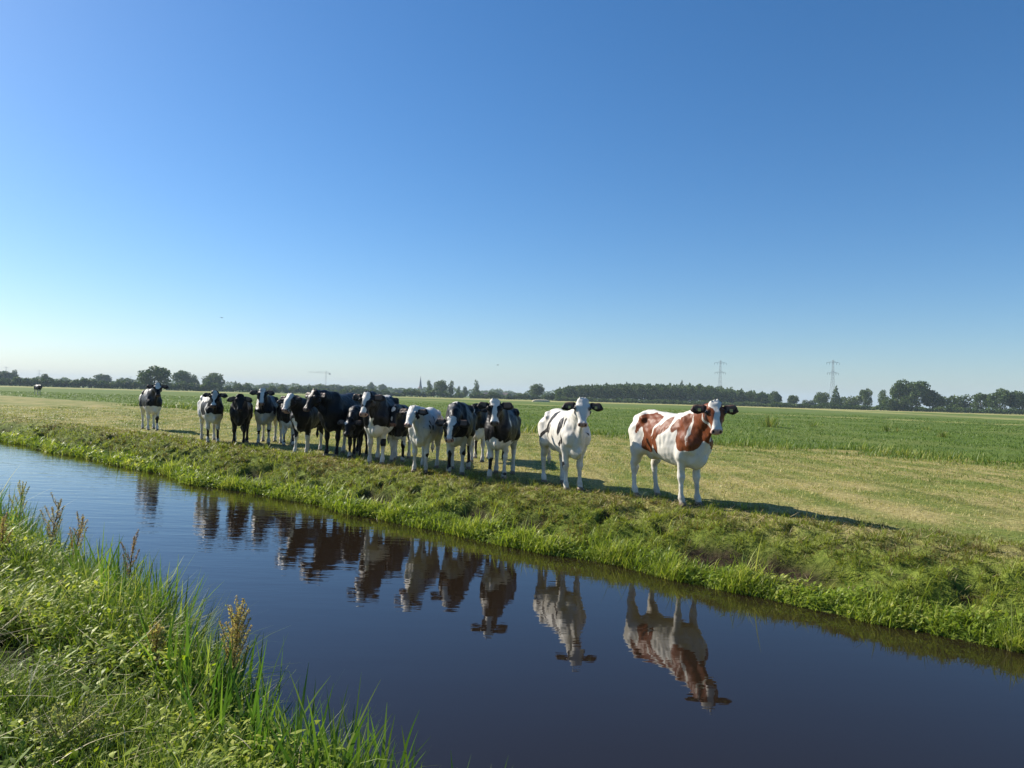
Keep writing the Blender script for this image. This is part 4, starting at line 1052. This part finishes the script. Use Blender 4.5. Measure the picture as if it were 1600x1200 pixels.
# ================================================================== THE HERD
LEGW = ('b', (0, 0, .26), (3, 3, .40), -1)
def low(z): return ('b', (0, 0, z - .6), (4, 4, .6), -1)
def blaze(w=.045, u=.2, L=.3): return ('h', (u, 0, .08), (L, w, .13), -1)
def shin(leg, r=.13, z=.24):
    x, y = {'fl': (.43, .135), 'fr': (.43, -.135), 'hl': (-.6, .165), 'hr': (-.6, -.165)}[leg]
    return ('b', (x - .02, y * .78, z), (.12, .05, r), 1)
def build_herd():
    G = 'cows standing along the ditch bank'
    def put(hoof, yaw, label, vox=.014, **P):
        S = P.get('scale', 1.0); a = math.radians(yaw); dx = .45 * S
        x, y = hoof[0] - dx * math.cos(a), hoof[1] - dx * math.sin(a)
        zs = []
        for fx, fy in ((.45, .14), (.45, -.14), (-.57, .165), (-.57, -.165)):
            px, py = x + S * (fx * math.cos(a) - fy * math.sin(a)), y + S * (fx * math.sin(a) + fy * math.cos(a))
            s, n = to_sn(px, py); zs.append(float(ground_z(s, n)))
        P.update(at=(x, y, sum(zs) / 4 - .012), yaw=yaw); P.setdefault('seed', int(abs(hoof[0]) * 100) + 3)
        return build_cow(P, label, vox, G)
    # red and white
    put((2.52, 10.29), -64, 'red and white cow standing alone at the right end of the herd', .0115, colour='red', seed=4, scale=1.0, tags=True, warp=.030,
        neck_lift=36, neck_yaw=-10, face_yaw=-32, face_pitch=62, neck_len=.55, fl=.02, fr=-.02, hl=.06, hr=-.05,
        coat=[('b', (-.22, -.26, 1.12), (.25, .24, .25), 1), ('b', (-.23, -.30, .86), (.13, .2, .23), 1), ('b', (-.47, -.28, 1.07), (.032, .2, .12), 1), ('b', (-.37, -.30, .97), (.055, .14, .10), -1),
              ('b', (-.04, -.32, .80), (.075, .2, .13), 1), ('b', (.05, -.30, 1.00), (.25, .2, .062), 1, 57), ('b', (-.115, -.32, .71), (.022, .2, .08), -1), ('b', (-.02, -.30, 1.12), (.21, .2, .028), -1, 57), ('b', (.10, -.30, 1.16), (.12, .2, .022), -1, 57),
              ('b', (.17, -.28, 1.12), (.17, .2, .052), 1, 57), ('b', (.30, -.25, 1.10), (.13, .2, .040), 1, 57),
              ('b', (.56, -.16, 1.02), (.24, .25, .27), 1), ('b', (.85, -.04, 1.18), (.30, .26, .27), 1), ('b', (.62, .12, .98), (.2, .2, .2), 1), ('b', (.62, -.06, 1.06), (.02, .3, .2), -1),
              ('b', (.66, 0, .58), (.5, .5, .24), -1), ('b', (.74, .02, .92), (.03, .05, .16), -1), ('b', (-.1, .25, 1.1), (.4, .2, .25), 1),
              ('h', (.15, -.115, -.01), (.24, .095, .15), 1), ('h', (.17, .115, -.01), (.25, .098, .15), 1), ('h', (.01, 0, .08), (.085, .085, .12), -1)])
    # white with dark patches
    put((1.00, 11.65), -75, 'white cow with a few dark side patches, next left of the red cow', .0115, seed=9, scale=.97, fat=.88, tags=True, warp=.030,
        neck_lift=40, neck_yaw=-8, face_yaw=-20, face_pitch=64, neck_len=.55, fl=.0, fr=.04, hl=.05, hr=-.02, ear_droop=.03,
        coat=[('b', (-.17, -.2, 1.19), (.15, .25, .075), 1, 62), ('b', (-.30, -.28, 1.02), (.15, .2, .062), 1, 62), ('b', (-.39, -.3, .92), (.12, .2, .034), 1, 66), ('b', (-.28, -.3, .88), (.17, .2, .045), 1, 84), ('b', (-.19, -.3, .95), (.11, .2, .038), 1, 80),
              ('b', (.33, -.24, 1.10), (.21, .2, .080), 1, 66), ('b', (.50, -.22, 1.02), (.18, .16, .052), 1, 68), ('b', (.45, -.22, .83), (.095, .14, .055), 1, 70), ('b', (.30, -.24, .77), (.075, .14, .026), 1, 85),
              ('b', (.75, .18, 1.0), (.04, .08, .2), 1), ('b', (.37, .12, .38), (.045, .05, .07), 1), ('b', (.40, -.12, .38), (.045, .05, .07), 1)])
    # front row, right to left
    put((-.22, 12.88), -97, 'black cow with white face, chest and legs, third from the right', .012, base='dark', seed=14, scale=.98, fat=1.08,
        neck_lift=30, neck_yaw=2, face_yaw=7, face_pitch=64, fl=.0, fr=.05, dark_muzzle=.9,
        coat=[low(.70), ('b', (.62, 0, .62), (.25, .14, .22), -1), blaze(.042, .2, .36), ('h', (.01, 0, .08), (.10, .09, .12), -1), ('h', (.36, 0, .04), (.09, .075, .12), -1), ('b', (.45, .24, 1.0), (.03, .1, .2), -1), ('b', (-.3, 0, 1.3), (.35, .07, .08), -1), ('b', (.42, .10, .40), (.1, .05, .12), 1), shin('fr', .15, .27), shin('fl', .09, .13), ('h', (0, 0, .05), (.1, .09, .1), -1)])
    put((-.99, 13.52), -91, 'black cow lowering a white blazed head, left of the white faced third cow', .0125, base='dark', seed=22, scale=1.0, fat=.98,
        neck_lift=-8, neck_yaw=-3, face_yaw=-8, face_pitch=66, neck_len=.5, fl=.04, fr=-.04, hr=.05,
        coat=[low(.68), blaze(.045, .22, .34), ('h', (0.0261, 0, .06), (.13, .085, .1), -1), ('b', (.3, 0, 1.32), (.3, .05, .07), -1), ('b', (-.5, -.26, 1.1), (.08, .1, .3), -1), shin('fr', .16, .26), shin('hl', .2, .3), ('b', (.41, .135, .40), (.09, .08, .07), 1)])
    put((-1.66, 13.69), -95, 'white cow with small dark flecks looking left in the middle of the herd', .012, seed=31, scale=.91, warp=.03,
        neck_lift=22, neck_yaw=-3, face_yaw=-14, face_pitch=56, fl=.05, fr=-.03, hl=.04,
        coat=[('b', (.50, .17, 1.02), (.05, .1, .07), 1), ('b', (.36, .22, .92), (.035, .1, .06), 1), ('b', (.55, .15, .84), (.03, .1, .04), 1), ('b', (.2, .26, 1.08), (.04, .1, .07), 1), ('b', (.0, .28, .95), (.03, .1, .05), 1), ('b', (.68, .05, .92), (.03, .08, .04), 1),
              ('b', (.6, .2, .95), (.03, .06, .05), 1), ('h', (0.131, .1, .0), (.06, .03, .04), 1), ('b', (.42, .15, .38), (.07, .07, .05), 1), ('b', (.1, .1, 1.3), (.1, .08, .05), 1), ('h', (0.0174, .19, 0), (.2, .09, .2), 1)])
    put((-2.40, 15.75), -88, 'black cow with a dull forehead spot behind the left of the flecked white cow', .014, base='dark', seed=33, scale=.93,
        neck_lift=16, neck_yaw=-3, face_yaw=2, face_pitch=66, coat=[low(.62), ('h', (0.0435, .0, .08), (.05, .05, .1), -1), ('h', (0.261, -.02, .06), (.05, .02, .08), -1), shin('fl', .25, .3), ('b', (.5, -.1, 1.25), (.1, .05, .05), -1)], dark_muzzle=.6)
    put((-.72, 16.13), -94, 'half hidden black and white cow looking between the two front black cows', .014, base='dark', seed=36, scale=.95,
        neck_lift=20, neck_yaw=0, face_yaw=-2, face_pitch=60, coat=[low(.82), blaze(.02, .30, .2), ('b', (.1, 0, 1.28), (.5, .3, .12), -1), ('b', (.3, -.25, .9), (.2, .1, .15), -1), shin('hr', .25, .3)], dark_muzzle=.7)
    put((-2.72, 15.02), -91, 'tall black cow with white forehead triangle and white legs left of centre', .0125, base='dark', seed=44, scale=1.08, fat=1.05,
        neck_lift=24, neck_yaw=-6, face_yaw=-10, face_pitch=66, fl=.03, fr=-.03, hr=.06,
        coat=[low(.72), ('h', (0.0609, 0, .08), (.10, .075, .12), -1), ('h', (0.131, 0, .08), (.12, .028, .12), -1), ('h', (0.365, -.02, .05), (.10, .06, .12), -1), ('b', (.42, .02, 1.33), (.07, .22, .10), -1), ('b', (-.35, 0, 1.33), (.35, .16, .07), -1), ('b', (.43, .135, .42), (.09, .08, .09), 1), ('b', (.62, -.03, .82), (.2, .06, .2), -1)])
    put((-3.36, 16.0), -86, 'black cow holding its head low between the big black cow and the tall one', .014, base='dark', seed=47, scale=.88,
        neck_lift=-12, neck_yaw=-6, face_yaw=-10, face_pitch=62, neck_len=.5, coat=[('h', (0.087, -.05, .08), (.06, .05, .1), -1), ('b', (.43, -.13, .12), (.1, .1, .07), -1)], dark_muzzle=1)
    put((-4.00, 16.55), -100, 'big all black cow with one white hind leg, bulkiest of the herd', .0125, base='dark', seed=52, scale=1.10, fat=1.22,
        neck_lift=22, neck_yaw=-10, face_yaw=-24, face_pitch=58, fl=.04, fr=-.04, hl=.03, hr=.02,
        coat=[('h', (0.4, .0, .05), (.05, .045, .05), -1), ('b', (-.6, -.165, .24), (.2, .1, .30), -1), ('b', (.62, -.05, .72), (.03, .03, .03), -1)], dark_muzzle=.8)
    put((-4.86, 17.19), -92, 'black cow with a broad white face left of the big black cow', .013, base='dark', seed=57, scale=.98,
        neck_lift=30, neck_yaw=-10, face_yaw=-18, face_pitch=58, fr=.05, fl=-.02,
        coat=[blaze(.10, .2, .38), ('h', (0.0174, 0, .05), (.1, .1, .1), -1), ('b', (.43, 0, .17), (.2, .3, .32), -1), ('b', (.64, -.05, .74), (.12, .10, .24), -1), ('b', (.1, .0, 1.3), (.15, .2, .06), -1), ('b', (-.6, 0, .2), (.2, .3, .28), -1)])
    put((-5.78, 19.28), -70, 'black cow with a narrow white blaze peeking from behind the broad white faced one', .015, base='dark', seed=61, scale=.92,
        neck_lift=24, neck_yaw=-8, face_yaw=-12, face_pitch=58, coat=[low(.70), blaze(.03, .26, .28), ('h', (0.365, 0, .05), (.1, .06, .1), -1), shin('fl', .14, .22), shin('fr', .14, .22), ('b', (.64, .04, .75), (.1, .08, .12), -1)])
    put((-6.58, 19.71), -80, 'upright black cow with white face and shoulder patch right of the plain black one', .014, base='dark', seed=66, scale=1.0,
        neck_lift=38, neck_yaw=2, face_yaw=6, face_pitch=62, fr=.03, fl=-.04,
        coat=[low(.86), blaze(.05, .2, .36), ('h', (0.0174, 0, .05), (.1, .085, .1), -1), ('b', (.50, -.2, 1.12), (.16, .12, .14), -1), ('b', (.66, -.12, 1.02), (.08, .07, .16), -1), ('b', (.5, -.2, 1.08), (.05, .1, .05), 1), ('b', (.43, .0, .36), (.1, .2, .07), 1)], dark_muzzle=.5)
    put((-7.06, 19.24), -73, 'plain black cow second from the left in the close herd', .014, base='dark', seed=71, scale=.97,
        neck_lift=24, neck_yaw=3, face_yaw=8, face_pitch=66, coat=[('b', (-.6, -.165, .18), (.2, .09, .16), -1)], dark_muzzle=1, ear_droop=.05)
    put((-7.91, 19.67), -61, 'black cow with a white flank at the left end of the close herd', .014, base='dark', seed=76, scale=1.0,
        neck_lift=26, neck_yaw=-6, face_yaw=-17, face_pitch=62, fr=.04,
        coat=[low(.78), ('b', (-.45, -.15, 1.05), (.42, .4, .45), -1), ('b', (.28, -.18, 1.22), (.34, .2, .14), -1), ('h', (0.087, 0, .08), (.14, .065, .12), -1), ('h', (0.331, 0, .06), (.06, .06, .12), -1), ('h', (0.174, 0, .08), (.26, .02, .12), -1),
              ('b', (.60, -.15, .92), (.06, .1, .2), -1), shin('fr', .2, .22), shin('fl', .2, .22)], dark_muzzle=.7)
    put((-11.8, 24.38), -57, 'black and white cow standing apart in front of the big dark tree', .016, base='dark', seed=81, scale=1.06,
        neck_lift=38, neck_yaw=4, face_yaw=-2, face_pitch=58, fl=.03,
        coat=[low(.76), ('b', (-.72, -.1, 1.05), (.24, .4, .5), -1), ('b', (.15, -.1, 1.3), (.16, .14, .09), -1), ('h', (0.0696, 0, .08), (.13, .07, .12), -1), ('b', (.43, .135, .34), (.1, .1, .08), 1)], dark_muzzle=.9)
    o = put((-61.6, 96.4), -40, 'tiny lone black and white cow far off at the left', .03, base='dark', seed=86, scale=1.02,
        neck_lift=10, neck_yaw=0, face_yaw=0, face_pitch=40, coat=[low(.70), ('b', (.05, -.1, 1.25), (.2, .3, .13), -1), ('b', (-.75, 0, .9), (.15, .4, .3), -1)])
    del o['group']
# ================================================================== CAMERA, LIGHT, AIR
def setup():
    c = bpy.data.cameras.new('camera'); co = bpy.data.objects.new('camera', c); COL.objects.link(co); SC.camera = co
    c.sensor_width = 36; c.lens = 36 * 1155 / 1600.0; c.clip_start = .05; c.clip_end = 12000
    co.matrix_world = Matrix.Translation((0, 0, 2.0)) @ Matrix.Rotation(math.radians(91.0), 4, 'X') @ Matrix.Rotation(math.radians(1.58), 4, 'Z')
    el = math.radians(33.5); to = Vector((-.895, .445, 0)).normalized() * math.cos(el) + Vector((0, 0, math.sin(el)))
    l = bpy.data.lights.new('sun', 'SUN'); l.energy = SUN; l.angle = math.radians(.53); l.color = (1, .93, .82)
    lo = bpy.data.objects.new('sun', l); COL.objects.link(lo); lo.rotation_euler = to.to_track_quat('Z', 'Y').to_euler()
    w = bpy.data.worlds.new('World'); SC.world = w; w.use_nodes = True; t = w.node_tree
    sky = t.nodes.new('ShaderNodeTexSky'); sky.sky_type = 'NISHITA'; sky.sun_disc = False
    sky.sun_elevation = el; sky.sun_rotation = math.atan2(to.x, to.y); sky.altitude = 0; sky.air_density = 1.0; sky.dust_density = DUST; sky.ozone_density = OZONE
    bg = t.nodes['Background']; bg.inputs[1].default_value = SKY
    hs = t.nodes.new('ShaderNodeHueSaturation'); hs.inputs['Saturation'].default_value = 1.19
    t.links.new(sky.outputs[0], hs.inputs['Color']); t.links.new(hs.outputs[0], bg.inputs[0])
    SC.view_settings.view_transform = 'Standard'; SC.view_settings.look = 'None'; SC.view_settings.exposure = EXPO; SC.view_settings.gamma = 1
    SC.render.engine = 'CYCLES'; cy = SC.cycles
    cy.max_bounces = 8; cy.diffuse_bounces = 2; cy.glossy_bounces = 3; cy.transmission_bounces = 3; cy.transparent_max_bounces = 4; cy.volume_bounces = 0
    cy.use_adaptive_sampling = False; cy.caustics_reflective = False; cy.caustics_refractive = False; cy.sample_clamp_indirect = 4
    cy.use_denoising = True; cy.denoiser = 'OPENIMAGEDENOISE'; cy.denoising_input_passes = 'RGB_ALBEDO_NORMAL'; cy.denoising_prefilter = 'ACCURATE'
def build_haze():
    B = Batch(); B.box((-5200, -5200, -2.2), (5200, 5200, 66))
    me = mesh_np('haze', B.v[0], quads=B.q[0], smooth=False)
    m = bpy.data.materials.new('haze_air'); m.use_nodes = True; nt = m.node_tree; nt.nodes.clear()
    v = nt.nodes.new('ShaderNodeVolumePrincipled'); v.inputs['Color'].default_value = (.72, .88, 1, 1); v.inputs['Density'].default_value = HAZE; v.inputs['Anisotropy'].default_value = .0
    o = nt.nodes.new('ShaderNodeOutputMaterial'); nt.links.new(v.outputs[0], o.inputs['Volume'])
    tag(link('haze', me, m), kind='stuff')

SUN, SKY, EXPO, HAZE, DUST, OZONE = 4.5, .070, .95, .00023, .50, 6.0
setup(); build_ground(); build_water(); build_far(); build_herd()
far_bank_plants(); near_bank_plants()
def xy(s, t):
    x, y = to_xy(s, float(edge_near(s)) - t); return float(x), float(y)
for (s, t, h, lab, seed, lean, br, bu) in [
        (9.4, .08, .88, 'tallest dock plant with greenish seed spikes at the left edge', 1, (.02, .02), .22, 1.4),
        (10.1, .15, .74, 'green leafy dock at the extreme left edge of the near bank', 2, (-.05, 0), .30, 1.2),
        (8.25, .06, .84, 'dock with spreading reddish brown seed spikes right of the tallest one', 3, (.10, .02), .60, 1.5),
        (7.65, .10, .72, 'shorter reddish dock leaning right beside the spreading one', 4, (.10, -.03), .64, 1.3),
        (6.5, .04, .72, 'thin dark brown dead dock standing against the open water', 5, (.04, 0), .88, .8),
        (7.3, .75, .52, 'low rusty brown dock sunk in the weeds at the left', 6, (0, 0), .75, 1.4),
        (8.6, .60, .50, 'low tan seeding dock among the leaves below the tallest one', 8, (.02, 0), .45, 1.6),
        (4.5, .40, .42, 'low tan seeding dock just left of the pale bristly seed head', 10, (.02, .02), .42, 1.8),
        (4.08, .05, .70, 'pale brown bristly seed head standing out at the water edge', 7, (.03, .0), .45, 3.2)]:
    x, y = xy(s, t); dock(x, y, h, lab, seed, lean, br, bu)
x, y = xy(3.5, .95); umbel(x, y, .30, 'pale yellow seeding herb near the bottom of the near bank', 11)
build_haze()
